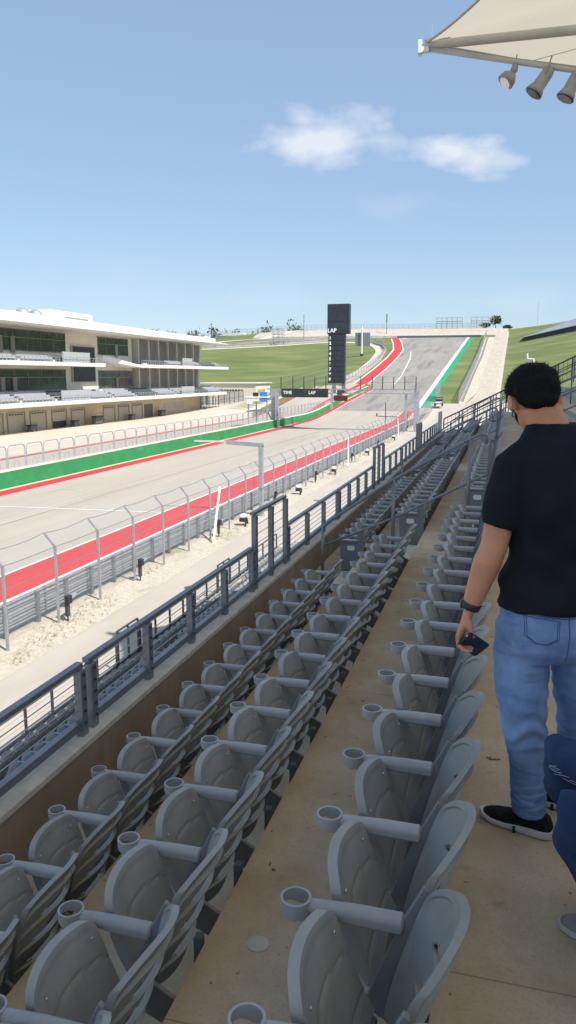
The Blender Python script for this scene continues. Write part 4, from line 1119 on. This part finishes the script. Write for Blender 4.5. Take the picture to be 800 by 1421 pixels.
# hillside stand at right
hs = empty('hillside_stand', (30, 395, 20), 'low dark stand with sloping grey roof on the right-hand hilltop', 'grandstand')
def HZ(x): return h(x, 392)
xs = [6.5,12,20,28,36,44,56,70]
rg = [[(x,392,HZ(x)-1.0),(x,392,HZ(x)+1.9+.03*(x-6)),(x,400,HZ(x)+1.9+.03*(x-6)),(x,400,HZ(x)-1.0)] for x in xs]
MB().loft(rg).build('wall', M['screen'], hs)
rg = [[(x,391,HZ(x)+1.92+.03*(x-6)),(x,391,HZ(x)+2.3+.03*(x-6)),(x,412,HZ(x)+2.6+(x-6)*.18*(1 if x<44 else 1)),(x,412,HZ(x)+1.95+.03*(x-6))] for x in xs]
MB().loft(rg).build('roof', M['galv'], hs)
# white pipe frame on the right grass slope
wf = empty('pipe_frame', (6, 268, h(6,268)), 'white pipe frame standing on the grass slope above the man\'s head', 'frame')
z = h(6.2,268)
MB().tube([(6.0,268,z+6.2),(6.1,268,z+4.8),(6.2,268,z+4.5),(8.1,268,z+4.4),(8.1,268,z-.2)], .28, 8).build('pipe', M['white'], wf)
MB().tube([(6.1,268,z+.3),(8.0,268,z+.3)], .25, 8).build('foot', M['white'], wf)
MB().box(6.6,7.6,268,268.2,z+.6,z+3.9).build('panel', M['galv'], wf)
# bushes near the end of the stand + tree line
def leaf_cloud(b, c, r, n, s, seed):
    rnd = random.Random(seed)
    for i in range(n):
        d = Vector((rnd.gauss(0,1), rnd.gauss(0,1), rnd.gauss(0,1))); d.normalize(); q = rnd.random()**.45
        lump = .72+.5*noise.noise(Vector((d.x*1.6+seed, d.y*1.6, d.z*1.6)))
        p = Vector(c)+Vector((d.x*r[0], d.y*r[1], d.z*r[2]))*q*lump
        a = Vector((rnd.gauss(0,1), rnd.gauss(0,1), rnd.gauss(0,1))).normalized(); e = a.cross(Vector((rnd.gauss(0,1),rnd.gauss(0,1),rnd.gauss(0,1)))).normalized()
        k = s*(.5+rnd.random()); b.add([p-a*k, p-e*k*.6, p+a*k, p+e*k*.6], [(0,1,2,3)])
def tree(x, y, hh, rw, label, seed, n=500, s=.5):
    z = h(x, y); r = empty('tree', (x,y,z), label, 'tree', None)
    b = MB().tube([(x,y,z-.3),(x+.1,y,z+hh*.35),(x,y,z+hh*.6)], [.28,.2,.12], 7)
    for q in range(4):
        t = q*1.6+seed; b.tube([(x,y,z+hh*.4),(x+math.cos(t)*rw*.6,y+math.sin(t)*rw*.6,z+hh*.75)], [.12,.05], 5)
    b.build('trunk', M['bark'], r)
    c = MB(); leaf_cloud(c, (x,y,z+hh*.68), (rw,rw,hh*.36), n, s, seed); c.build('crown', M['leaf'], r, fix=False)
tree(-8.5, 510, 9.5, 5.5, 'spreading dark tree on the crest at the top of the pale road', 3, 900, .55)
tree(-14.5, 514, 5.5, 4.5, 'low rounded tree just left of the spreading crest tree', 5, 500, .5)
tree(-1.5, 518, 4.5, 4.5, 'low bush-like tree right of the spreading crest tree', 6, 500, .5)
tl = MB(); rnd = random.Random(4)
for i in range(130):
    x = -640+i*4.3+rnd.uniform(-2,2); y = 640+rnd.uniform(-30,40)
    if x > -95 and rnd.random() < .5: continue
    hh = rnd.uniform(17, 23)*(1 if x < -168 else .25); z = h(x, y)
    leaf_cloud(tl, (x,y,z+hh*.5), (rnd.uniform(4,8),5,hh*.55), 90, 1.1, i)
o = tl.build('far_woodland', M['leaf'], fix=False); tag(o, 'distant line of dark trees along the horizon at left', 'woodland', kind='stuff')
bs = MB(); 
for i in range(7): leaf_cloud(bs, (-5.5+i*.3, 60+i*9, -8.6), (1.2,1.6,1.3), 220, .16, 40+i)
# dry tufts in the gravel verge
tf = MB(); rnd = random.Random(9)
for i in range(2600):
    y = 14+ (rnd.random()**1.6)*110; x = -16.9+rnd.gauss(0,.55)
    if noise.noise(Vector((x*.4, y*.16, 2))) < .03: continue
    if not -18.1 < x < -15.8: continue
    for q in range(3):
        a = rnd.uniform(0,6.28); l = rnd.uniform(.05,.16); dx, dy = math.cos(a)*.05, math.sin(a)*.05
        tf.add([(x-dy*.25,y+dx*.25,-9.97),(x+dy*.25,y-dx*.25,-9.97),(x+dx*2,y+dy*2,-9.97+l)], [(0,1,2)])
o = tf.build('verge_grass', mat('dry_grass', (.26,.25,.12), .9, col2=(.40,.36,.22), scale=2), fix=False); tag(o, 'sparse dry grass tufts growing in the gravel verge', 'grass', kind='stuff')
# stones
sb = MB(); rnd = random.Random(12)
for i in range(2600):
    y = 14+(rnd.random()**1.6)*90; x = rnd.uniform(-18.0,-15.9); s = rnd.uniform(.015,.05)
    sb.add([(x-s,y-s,-9.97),(x+s,y-s*.6,-9.97),(x+s*.7,y+s,-9.97),(x-s*.8,y+s*.9,-9.97),(x,y,-9.97+s*1.1)], [(0,1,4),(1,2,4),(2,3,4),(3,0,4)])
o = sb.build('verge_stones', mat('stones', (.5,.45,.37), .9, var=.25, scale=8), fix=False); tag(o, 'loose pale stones scattered over the verge', 'stones', kind='stuff')

# ------------------------------------------------------------------ people
from mathutils.bvhtree import BVHTree
def cloth(name, col, col2, sc, bump, bs, rough=.9, stretch=(1,1,1)):
    return mat(name, col, rough, col2=col2, scale=sc, bump=bump, bscale=bs, stretch=stretch, spec=.2)
M['skin'] = mat('skin', (.62,.29,.17), .52, var=.08, scale=14, bump=.08, bscale=160, spec=.35)
M['skin'].node_tree.nodes['Principled BSDF'].inputs['Subsurface Weight'].default_value = .08
M['skin'].node_tree.nodes['Principled BSDF'].inputs['Subsurface Radius'].default_value = (.02,.008,.004)
M['hair'] = mat('hair', (.006,.0055,.006), .8, var=.3, scale=60, spec=.2)
M['navy'] = cloth('navy_cotton', (.010,.012,.020), (.016,.018,.028), 6, .25, 420)
M['denim'] = cloth('faded_denim', (.15,.26,.50), (.28,.42,.68), 7, .35, 520, stretch=(1,1,.8))
layer(M['denim'], (.38,.51,.74), 3.2, .52, .75, (1,1,.6), 4, .6)
layer(M['denim'], (.09,.15,.30), 14, .56, .72, (.5,.5,2.2), 3, .5)
M['denim2'] = cloth('dark_denim', (.02,.036,.09), (.038,.066,.15), 9, .35, 520)
M['thread'] = mat('stitching', (.075,.12,.24), .9)
M['shoe_black'] = cloth('black_knit', (.010,.010,.011), (.022,.022,.022), 60, .4, 300)
M['sole'] = mat('rubber_sole', (.62,.60,.56), .6, var=.08, scale=20)
M['mauve'] = cloth('mauve_knit', (.33,.25,.27), (.40,.31,.33), 30, .3, 300)
M['phone'] = mat('phone_case', (.012,.012,.013), .22, spec=.6)

def organic(b, name, m, parent, voxel, smooth_it=4, disp=None, factor=.5, dec=1.0):
    """unite the lofted masses into one continuous skin, relax it and shape it"""
    o = b.build(name, m, parent, fix=True)
    md = o.modifiers.new('r', 'REMESH'); md.mode = 'VOXEL'; md.voxel_size = voxel; md.use_smooth_shade = True
    if smooth_it:
        s_ = o.modifiers.new('s', 'SMOOTH'); s_.iterations = smooth_it; s_.factor = factor
    dg = bpy.context.evaluated_depsgraph_get(); dg.update()
    me = bpy.data.meshes.new_from_object(o.evaluated_get(dg)); o.modifiers.clear(); o.data = me
    me.materials.clear(); me.materials.append(m)
    if disp:
        off = wloc(o); ns = [v.normal.copy() for v in me.vertices]
        for v, n in zip(me.vertices, ns): v.co = v.co+n*disp(v.co+off, n)
    me.shade_smooth(); me.update()
    return o
def ring(c, ax, ay, rx, ry, n=20, p=2.0):
    out_ = []
    for j in range(n):
        t = 2*math.pi*j/n; cc, ss = math.cos(t), math.sin(t)
        out_.append(Vector(c)+ax*(rx*math.copysign(abs(cc)**(2/p), cc))+ay*(ry*math.copysign(abs(ss)**(2/p), ss)))
    return out_
def fold(p, amp, fz, seed, tw=3.0):
    q = noise.noise(Vector((p.x*5+seed, p.y*5, p.z*4)))*2.2
    return amp*(math.sin(p.z*fz+q*tw+math.atan2(p.y-3, p.x-.15)*1.0)*.5+.5)

def build_man():
    r = empty('person', (.2, 3.05, ZM), 'standing man seen from behind, navy t-shirt and faded jeans, looking down', 'person')
    O = Vector((.205, 3.02, 0)); rt = Vector((.94,.35,0)).normalized(); f = Vector((-.35,.94,0)).normalized(); up = Vector((0,0,1))
    P = lambda a, b_, z: O+rt*a+f*b_+up*z
    # --- one continuous body
    B = MB()
    B.loft([ring(P(0,0,z), rt, f, w_, d_) for z, w_, d_ in ((-.98,.12,.09),(-.80,.155,.105),(-.60,.155,.10),(-.42,.165,.10),(-.31,.14,.08),(-.25,.08,.06))])
    hc = Vector((.094, 3.055, -.075)); hf = Vector((-.24,.80,-.50)).normalized(); hl = up.cross(hf).normalized(); hu = hf.cross(hl).normalized()
    nb_ = P(-.035,.01,-.30)
    B.tube([nb_, P(-.040,.015,-.19), hc-hf*.035-hu*.045], [.080,.070,.066], 16)
    Rm = Matrix((hl, hf, hu)).transposed()
    B.ell(hc, (.074,.095,.098), Rm, 20, 14)
    B.ell(hc+hf*.035-hu*.055, (.055,.060,.062), Rm, 16, 12)      # jaw
    B.ell(hc+hf*.098-hu*.02, (.013,.020,.024), Rm, 10, 8)        # nose
    for s_ in (1, -1):                                           # ears
        e = hc+hl*(s_*.079)-hu*.040-hf*.010
        B.ell(e, (.012,.024,.036), Rm, 10, 8); B.ell(e+hl*(s_*.016)-hf*.010, (.006,.022,.034), Rm, 10, 8)
    S = P(-.185,0,-.35); E = Vector((-.018,2.925,-.635)); W_ = Vector((-.098,2.93,-.885))
    B.tube([P(-.12,0,-.335), S, S*.5+E*.5, E, E*.72+W_*.28+Vector((-.002,0,0)), E*.35+W_*.65, W_], [.060,.062,.056,.050,.053,.043,.031], 16)
    S2 = P(.185,0,-.35); E2 = Vector((.43,3.10,-.66)); W2_ = Vector((.42,3.25,-.84))
    B.tube([P(.13,0,-.37), S2, E2, E2*.6+W2_*.4, W2_], [.055,.056,.042,.043,.026], 14)
    B.ell(W2_+Vector((0,.05,-.05)), (.022,.045,.045), None, 12, 8)
    # left hand: palm, four bent fingers, thumb
    B.loft([ring(c, Vector((.25,.97,0)).normalized(), Vector((.97,-.25,.0)).normalized(), a, b_, 14) for c, a, b_ in
            ((W_, .028,.021), (Vector((-.106,2.925,-.92)), .036,.019), (Vector((-.118,2.915,-.955)), .042,.0165), (Vector((-.126,2.910,-.985)), .040,.014))])
    base = Vector((-.127,2.910,-.985)); al = Vector((.25,.97,0)).normalized()
    for i, (o_, L) in enumerate(((-.032,.92),(-.011,1.0),(.010,.95),(.030,.80))):
        k = base+al*o_; k1 = k+Vector((.004,-.004,-.030))*L; k2 = k1+Vector((.024,-.010,-.017))*L; k3 = k2+Vector((.026,-.004,-.002))*L
        B.tube([k+Vector((.003,0,.02)), k, k1, k2, k3], [.010,.0098,.0092,.0086,.0072], 10)
    B.tube([Vector((-.098,2.895,-.915)), Vector((-.090,2.885,-.945)), Vector((-.083,2.888,-.968)), Vector((-.075,2.896,-.985))], [.013,.0125,.011,.009], 10)
    for (hx, kx, ax_) in ((Vector((.11,3.0,-.98)), Vector((.12,3.0,-1.33)), Vector((.168,3.05,-1.76))), (Vector((.32,3.10,-.98)), Vector((.325,3.16,-1.33)), Vector((.34,3.26,-1.76)))):
        B.tube([hx, kx, ax_], [.075,.055,.035], 12)
    organic(B, 'body', M['skin'], r, .0058, 3)
    # --- hair
    Hb = MB(); Hb.ell(hc-hf*.012+hu*.030, (.099,.108,.088), Rm, 26, 18); Hb.ell(hc-hf*.055+hu*.004, (.086,.066,.090), Rm, 20, 14)
    Hb.ell(hc+hf*.04+hu*.058, (.070,.060,.050), Rm, 16, 12); Hb.ell(hc-hf*.074-hu*.055, (.066,.036,.042), Rm, 16, 12)
    def hd(p, n):
        return .004*noise.noise(p*30)+.0015*noise.noise(Vector((p.x*90,p.y*90,p.z*40)))
    hair = organic(Hb, 'hair', M['hair'], r, .006, 3, hd)
    # short strands breaking up the outline
    hv = MB(); rnd = random.Random(5); off = wloc(hair)
    for v in hair.data.vertices:
        if rnd.random() > .55: continue
        p = v.co+off; n = v.normal
        t = (n*.8+Vector((rnd.gauss(0,.5),rnd.gauss(0,.5),rnd.gauss(0,.5)-.15))).normalized(); l = rnd.uniform(.006,.017); sd_ = n.cross(t)
        if sd_.length < 1e-3: continue
        sd_ = sd_.normalized()*.0009; hv.add([p-n*.002-sd_, p-n*.002+sd_, p+t*l], [(0,1,2)])
    hv.build('hair_strands', M['hair'], hair, fix=False)
    # --- face mask, its loop and glasses
    mk = MB(); mk.ell(hc+hf*.046-hu*.052, (.0585,.052,.052), Rm, 18, 12); mk = organic(mk, 'face_mask', M['shoe_black'], r, .005, 2)
    e = hc+hl*.084-hu*.04
    MB().tube([e-hu*.028-hf*.02, e-hu*.04+hf*.005, hc+hl*.060+hf*.055-hu*.06], .0022, 6).build('ear_loop', M['black'], mk)
    gls = MB().tube([e+hu*.035-hf*.012, hc+hl*.083+hf*.05+hu*.012, hc+hl*.070+hf*.098+hu*.01], .0028, 6).build('glasses', M['black'], r)
    MB().tube([hc+hl*.036+hf*.100+hu*.002, hc+hl*.036+hf*.102+hu*.002], [.018,.018], 14).build('lens', M['glass'], gls)
    MB().tube([hc-hl*.036+hf*.100+hu*.002, hc-hl*.036+hf*.102+hu*.002], [.018,.018], 14).build('lens', M['glass'], gls)
    # --- t-shirt
    T = MB()
    T.loft([ring(P(a,b_,z), rt, f, w_, d_, 26, 2.3) for z, w_, d_, a, b_ in ((-.868,.214,.160,0,-.004),(-.80,.204,.152,0,-.004),(-.68,.176,.130,0,.0),(-.55,.182,.130,0,0),(-.45,.190,.128,0,-.004),(-.35,.190,.118,0,-.004),(-.29,.176,.106,0,0),(-.245,.152,.096,-.006,.002),(-.212,.124,.086,-.014,.006),(-.185,.100,.078,-.024,.010),(-.168,.084,.072,-.030,.014))])
    T.tube([P(-.10,0,-.285), S+Vector((0,0,.022)), S*.62+E*.38, S*.28+E*.72], [.075,.072,.072,.073], 18)
    T.tube([P(.10,0,-.285), S2+Vector((0,0,.022)), S2*.62+E2*.38, S2*.3+E2*.7], [.075,.070,.066,.066], 18)
    def td(p, n):
        d = (p-O); a = d.dot(rt); low = sst(-.45,-.85,p.z)
        v = .007*low*sst(-.87,-.80,p.z)*math.sin(a*38+p.z*14+3*noise.noise(p*4))+.009*noise.noise(p*7)+.004*noise.noise(p*16)+.006*math.sin(p.z*42+a*22+4*noise.noise(p*5))*sst(-.5,-.75,p.z)
        v += .004*math.sin((a*.8-p.z)*34)*sst(-.30,-.42,p.z)
        return v
    organic(T, 't_shirt', M['navy'], r, .0095, 5, td)
    # --- jeans
    J = MB()
    J.loft([ring(P(0,b_,z), rt, f, w_, d_, 26, 2.2) for z, w_, d_, b_ in ((-.80,.172,.122,0),(-.86,.190,.138,-.006),(-.94,.200,.150,-.012),(-1.02,.196,.145,-.008),(-1.07,.17,.12,0))])
    J.tube([(.118,3.0,-.86),(.104,3.0,-.95),(.104,3.0,-1.08),(.112,2.995,-1.20),(.128,2.99,-1.34),(.148,3.01,-1.47),(.160,3.03,-1.60),(.166,3.045,-1.70),(.168,3.05,-1.755)], [.070,.104,.108,.102,.086,.078,.071,.069,.068], 22)
    J.tube([(.295,3.07,-.86),(.312,3.09,-.95),(.325,3.11,-1.08),(.335,3.13,-1.20),(.345,3.16,-1.34),(.35,3.20,-1.47),(.35,3.24,-1.60),(.345,3.26,-1.70),(.34,3.26,-1.76)], [.070,.105,.110,.104,.088,.080,.072,.069,.068], 22)
    def jd(p, n):
        k = math.exp(-((p.z+1.33)/.13)**2); c = math.exp(-((p.z+1.68)/.085)**2); hh_ = math.exp(-((p.z+1.08)/.09)**2)
        q = noise.noise(Vector((p.x*7, p.y*7, p.z*5)))
        v = (.0045*k+.0065*c+.002*hh_+.0008)*math.sin(p.z*(75+35*c)+q*9+p.x*(16+10*noise.noise(p*5)))*(.4+.9*abs(noise.noise(p*6+Vector((3,1,2)))*2))
        v += .003*noise.noise(p*14)+.003*q
        return v
    jn = organic(J, 'jeans', M['denim'], r, .0085, 4, jd)
    bv = BVHTree.FromPolygons([v.co+wloc(jn) for v in jn.data.vertices], [p.vertices[:] for p in jn.data.polygons])
    def stitch(path, par, rad=.0013, seg=.011, dash=False):
        b = MB(); pts = []
        for (a0,z0),(a1,z1) in zip(path, path[1:]):
            L = math.hypot(a1-a0, z1-z0); n = max(1, int(L/.006))
            for i in range(n): t = i/n; pts.append((a0+(a1-a0)*t, z0+(z1-z0)*t))
        pts.append(path[-1]); q = []
        for a, z in pts:
            hit = bv.ray_cast(P(a,-.6,z), f)
            if hit[0]: q.append(hit[0]-f*.0008)
        if dash:
            for i in range(0, len(q)-2, 3): b.tube([q[i], q[i+1], q[i+2]], rad, 5)
        elif len(q) > 1: b.tube(q, rad, 5)
        if b.v: return b.build('stitching', M['thread'], par)
    for dx in (0, .007): stitch([(-.150+dx,-.872),(-.148+dx,-.945),(-.112,-.972+dx*.3),(-.075,-.975+dx*.3),(-.035-dx,-.952),(-.030-dx,-.886),(-.150+dx,-.872)], jn)
    for dx in (0, .007): stitch([(.150-dx,-.872),(.148-dx,-.945),(.112,-.975),(.045+dx,-.952),(.042+dx,-.886),(.150-dx,-.872)], jn)
    stitch([(.004,-.86),(.004,-1.04)], jn, .0022, dash=False); stitch([(-.17,-.852),(0,-.868),(.17,-.852)], jn); stitch([(-.17,-.862),(0,-.880),(.17,-.862)], jn)
    # --- shoes
    def shoe(heel, toe, mu, ms, zf):
        d = (Vector(toe)-Vector(heel)); L = d.length; d.normalize(); s_ = d.cross(up)
        prof_ = [(0.0,.024,.050),(.06,.036,.088),(.16,.041,.105),(.30,.042,.100),(.45,.043,.082),(.62,.047,.064),(.80,.046,.052),(.93,.034,.042),(1.0,.014,.030)]
        u = MB(); rg = []
        for t, w_, ht in prof_:
            c = Vector(heel)+d*(L*t); c.z = zf
            rg.append([c+s_*(w_*x)+up*(.020+(ht-.020)*y) for x, y in ((-1,0),(1,0),(1.0,.45),(.75,.85),(.3,1),(-.3,1),(-.75,.85),(-1.0,.45))])
        u.loft(rg); so = MB(); rg = []
        uo = organic(u, 'shoe', mu, r_, .006, 3)
        for t, w_, ht in [(-.02,.020,0),(.02,.034,0),(.10,.044,0),(.25,.046,0),(.42,.0455,0),(.62,.050,0),(.82,.048,0),(.96,.034,0),(1.02,.016,0)]:
            c = Vector(heel)+d*(L*t); c.z = zf; lift = .012*max(0,t-.8)/.2
            hs_ = .036-.010*sst(.3,.6,t)
            rg.append([c+s_*(-w_)+up*(.004+lift), c+s_*w_+up*(.004+lift), c+s_*w_*1.06+up*(.018+lift), c+s_*(w_*.97)+up*(hs_+lift), c+s_*(-w_*.97)+up*(hs_+lift), c+s_*(-w_*1.06)+up*(.018+lift)])
        so.loft(rg); so.build('sole', ms, uo, smooth=False, bevel=.002)
        c = Vector(heel)+d*(L*.47); c.z = zf
        MB().beam(c-s_*.055+up*.012, c+s_*.055+up*.012, .010, .030).build('sole_gap', M['rubber'], uo)
        return uo
    r_ = r
    shoe((.262,3.015,0), (-.018,3.115,0), M['shoe_black'], M['sole'], ZM)
    shoe((.42,3.22,0), (.15,3.34,0), M['shoe_black'], M['sole'], ZM)
    # --- watch
    wd = (E-W_).normalized(); c = W_*.93+E*.07
    wt = MB().tube([c-wd*.014, c-wd*.013, c+wd*.013, c+wd*.014], [.033,.0365,.0385,.035], 20).build('watch', M['black'], r, smooth=True)
    MB().ell(c+Vector((-.034,.0,.004)), (.008,.018,.018), None, 12, 8).build('dial', M['phone'], wt, smooth=True)
    return r, shoe
man, shoe_fn = build_man()
# phone held in the man's hand
pc = Vector((-.078,2.926,-1.022)); Lx = Vector((.060,.100,-.072)).normalized(); Sx = Vector((-.05,0,-.05)); Sx = (Sx-Lx*Sx.dot(Lx)).normalized(); Nx = Lx.cross(Sx).normalized()
pt = empty('phone', pc, 'black smartphone held low in the standing man\'s left hand', 'phone')
b = MB(); rr = .009
def rrect(cx, hw, hh_, z):
    pts = []
    for (sx, sy, a0) in ((1,1,0),(-1,1,90),(-1,-1,180),(1,-1,270)):
        for k in range(4):
            a = R(a0+30*k); pts.append(cx+Lx*(sx*(hw-rr)+rr*math.cos(a))+Sx*(sy*(hh_-rr)+rr*math.sin(a))+Nx*z)
    return pts
b.loft([rrect(pc,.0745,.0365,-.0055), rrect(pc,.076,.038,-.0035), rrect(pc,.076,.038,.0035), rrect(pc,.0745,.0365,.0055)])
b.build('case', M['phone'], pt)
for sgn in (-1, 1):
    MB().loft([[pc+Lx*(.03+dx)+Sx*(.012*1+dy)+Nx*(sgn*.0056) for dx, dy in ((-.016,-.012),(.028,-.012),(.028,.014),(-.016,.014))], [pc+Lx*(.03+dx)+Sx*(.012+dy)+Nx*(sgn*.0072) for dx, dy in ((-.015,-.011),(.027,-.011),(.027,.013),(-.015,.013))]]).build('camera_bump' if sgn > 0 else 'screen_glass', M['glass'], pt)
MB().tube([pc-Lx*.0762-Sx*.02, pc-Lx*.0775-Sx*.012], .003, 6).build('button', M['screw'], pt)

def build_seated():
    global_r = empty('person', (.85, 2.3, ZM), 'seated person at the right edge, only dark ripped jeans and a mauve sneaker in view', 'person')
    r = global_r
    B = MB()
    hip = Vector((.86,2.30,-1.32)); rt = Vector((.1,1,0)).normalized(); f = Vector((-1,.1,0)).normalized()
    B.loft([ring(hip+Vector((dx,0,dz)), rt, f, w_, d_) for dx, dz, w_, d_ in ((0,-.06,.13,.10),(.02,.10,.14,.095),(.04,.30,.15,.09),(.04,.46,.16,.08),(.03,.54,.09,.055))])
    B.tube([hip+Vector((.03,0,.50)), hip+Vector((0,0,.66))], [.055,.05], 12); hc = hip+Vector((-.02,0,.76))
    B.ell(hc, (.095,.075,.115)); B.ell(hc+Vector((-.10,0,-.01)), (.018,.012,.02)); 
    for s_ in (-1,1):
        B.ell(hc+Vector((.01,s_*.075,-.01)), (.02,.01,.03))
        sh = hip+Vector((.03,s_*.17,.46)); el = hip+Vector((-.06,s_*.24,.20)); wr = hip+Vector((-.16,s_*.10,.08))
        B.tube([sh, el, wr], [.05,.04,.026], 12); B.ell(wr+Vector((-.05,-s_*.02,-.01)), (.045,.03,.018))
    K = [(Vector((.228,2.50,-1.235)), Vector((.46,2.62,-1.77))), (Vector((.252,2.22,-1.275)), Vector((.44,2.33,-1.77)))]
    for k, a in K: B.tube([hip, k, a], [.07,.05,.03], 12)
    organic(B, 'body', M['skin'], r, .009, 3)
    T = MB(); T.loft([ring(hip+Vector((dx,0,dz)), rt, f, w_, d_) for dx, dz, w_, d_ in ((0,-.04,.165,.13),(.02,.10,.165,.12),(.04,.30,.175,.115),(.04,.44,.185,.10),(.03,.52,.10,.07))])
    for s_ in (-1,1):
        sh = hip+Vector((.03,s_*.17,.45)); el = hip+Vector((-.06,s_*.24,.20)); T.tube([sh, sh*.4+el*.6], [.068,.062], 14)
    organic(T, 'shirt', mat('grey_shirt', (.25,.24,.25), .9), r, .012, 4)
    H = MB(); H.ell(hc+Vector((.015,0,.02)), (.11,.09,.115)); H.ell(hc+Vector((.08,0,-.10)), (.05,.07,.14)); organic(H, 'hair', M['hair'], r, .010, 3)
    J = MB(); J.loft([ring(hip+Vector((0,0,dz)), rt, f, w_, d_) for dz, w_, d_ in ((-.10,.16,.14),(0,.175,.15),(.08,.16,.13))])
    for (k, a) in K:
        J.tube([hip+(k-hip)*.1, hip+(k-hip)*.45, hip+(k-hip)*.82, k+Vector((-.005,0,0)), k+(a-k)*.15+Vector((-.012,0,0)), k+(a-k)*.45, k+(a-k)*.92], [.105,.100,.086,.080,.074,.066,.050], 20)
    def jd(p, n): return .0035*math.sin(p.z*60+p.x*50+5*noise.noise(p*6))+.004*noise.noise(p*10)
    jn = organic(J, 'jeans', M['denim2'], r, .009, 5, jd)
    # torn threads at the far knee
    bv = BVHTree.FromPolygons([v.co+wloc(jn) for v in jn.data.vertices], [p.vertices[:] for p in jn.data.polygons])
    b = MB(); rnd = random.Random(3)
    for i in range(20):
        t = i/20; z = -1.23-.10*t; y = 2.43-.075*t+rnd.gauss(0,.007); w_ = rnd.uniform(.003,.010)
        q = []
        for s_ in (-1, 0, 1):
            hit = bv.ray_cast(Vector((-.3, y+s_*w_, z+rnd.gauss(0,.002))), Vector((1,.0,0)))
            if hit[0]: q.append(hit[0]+Vector((-.0012,0,0)))
        if len(q) == 3: b.tube(q, .0009, 4)
    if b.v: b.build('torn_threads', mat('pale_threads', (.34,.42,.56), .9), jn)
    return r
sp = build_seated()
def sneaker(heel, toe, mu, ms, zf, r):
    up = Vector((0,0,1)); d = (Vector(toe)-Vector(heel)); L = d.length; d.normalize(); s_ = d.cross(up)
    rg = []
    for t, w_, ht in [(0.0,.024,.050),(.06,.034,.085),(.18,.038,.10),(.32,.038,.092),(.48,.040,.074),(.66,.043,.060),(.82,.041,.050),(.94,.030,.040),(1.0,.013,.030)]:
        c = Vector(heel)+d*(L*t); c.z = zf
        rg.append([c+s_*(w_*x)+up*(.018+(ht-.018)*y) for x, y in ((-1,0),(1,0),(1.0,.45),(.75,.85),(.3,1),(-.3,1),(-.75,.85),(-1.0,.45))])
    uo = organic(MB().loft(rg), 'shoe', mu, r, .006, 3); rg = []
    for t, w_ in [(-.02,.020),(.02,.034),(.10,.040),(.30,.041),(.62,.046),(.82,.044),(.96,.032),(1.02,.016)]:
        c = Vector(heel)+d*(L*t); c.z = zf
        rg.append([c-s_*w_+up*.003, c+s_*w_+up*.003, c+s_*w_+up*.024, c-s_*w_+up*.024])
    MB().loft(rg).build('sole', ms, uo, bevel=.002)
sneaker((.50,2.40,0), (.262,2.50,0), M['mauve'], M['sole'], ZM, sp)
sneaker((.62,2.66,0), (.40,2.76,0), M['mauve'], M['sole'], ZM, sp)
# the seat the person sits on (its pan folded down under the sitter)
ds = empty('stadium_seat', (.955, 2.54, ZM), 'open grey stadium seat under the seated person at the right edge', 'seat')
def shiftmb(b, dx, dy, dz): b.v = [(p[0]+dx, p[1]+dy, p[2]+dz) for p in b.v]; return b
shiftmb(backrest(12, 10, False, False), .955+.03, 2.54, ZM).build('backrest', M['seat'], ds, smooth=True)
b = MB(); 
for q in range(1): b.box(.955-.66,.955-.25,2.54-.45,2.54-.04,ZM+.375,ZM+.41)
b = MB().box(.42,.74,2.09,2.50,ZM+.33,ZM+.37); b.build('seat_pan', M['seat'], ds, bevel=.012)
MB().box(.74,.82,2.08,2.12,ZM+.30,ZM+.42).build('bracket', M['seat_frame'], ds)
# small litter and a floor drain on the tread, as in the photo
def litter(x, y, z, label, seed, s=.02, n=7):
    b = MB(); rnd = random.Random(seed)
    for i in range(n):
        a = rnd.uniform(0, 6.28); l = s*rnd.uniform(.6, 1.8); px, py = x+rnd.gauss(0, s), y+rnd.gauss(0, s)
        b.beam((px, py, z+.003), (px+math.cos(a)*l, py+math.sin(a)*l, z+.004+rnd.random()*.006), .004, .003)
    o = b.build('dry_debris', M['bark'], origin=(x, y, z)); tag(o, label, 'debris')
litter(.02, 1.86, ZM, 'dark dry debris on the floor right of the nearest seatback', 1, .030, 16)
litter(.02, 3.62, ZM, 'small dark twig on the floor behind the right-hand row', 2, .018, 4)
litter(-.95, 3.1, ZA, 'tiny twig on the floor between middle and right-hand rows', 3, .015, 3)
o = MB().tube([(-.86,2.62,ZA-.002),(-.86,2.62,ZA+.004)], .045, 20).build('floor_cap', M['concrete_ledge'], origin=(-.86,2.62,ZA)); tag(o, 'round pale cap set in the floor between two seat rows', 'floor cap')
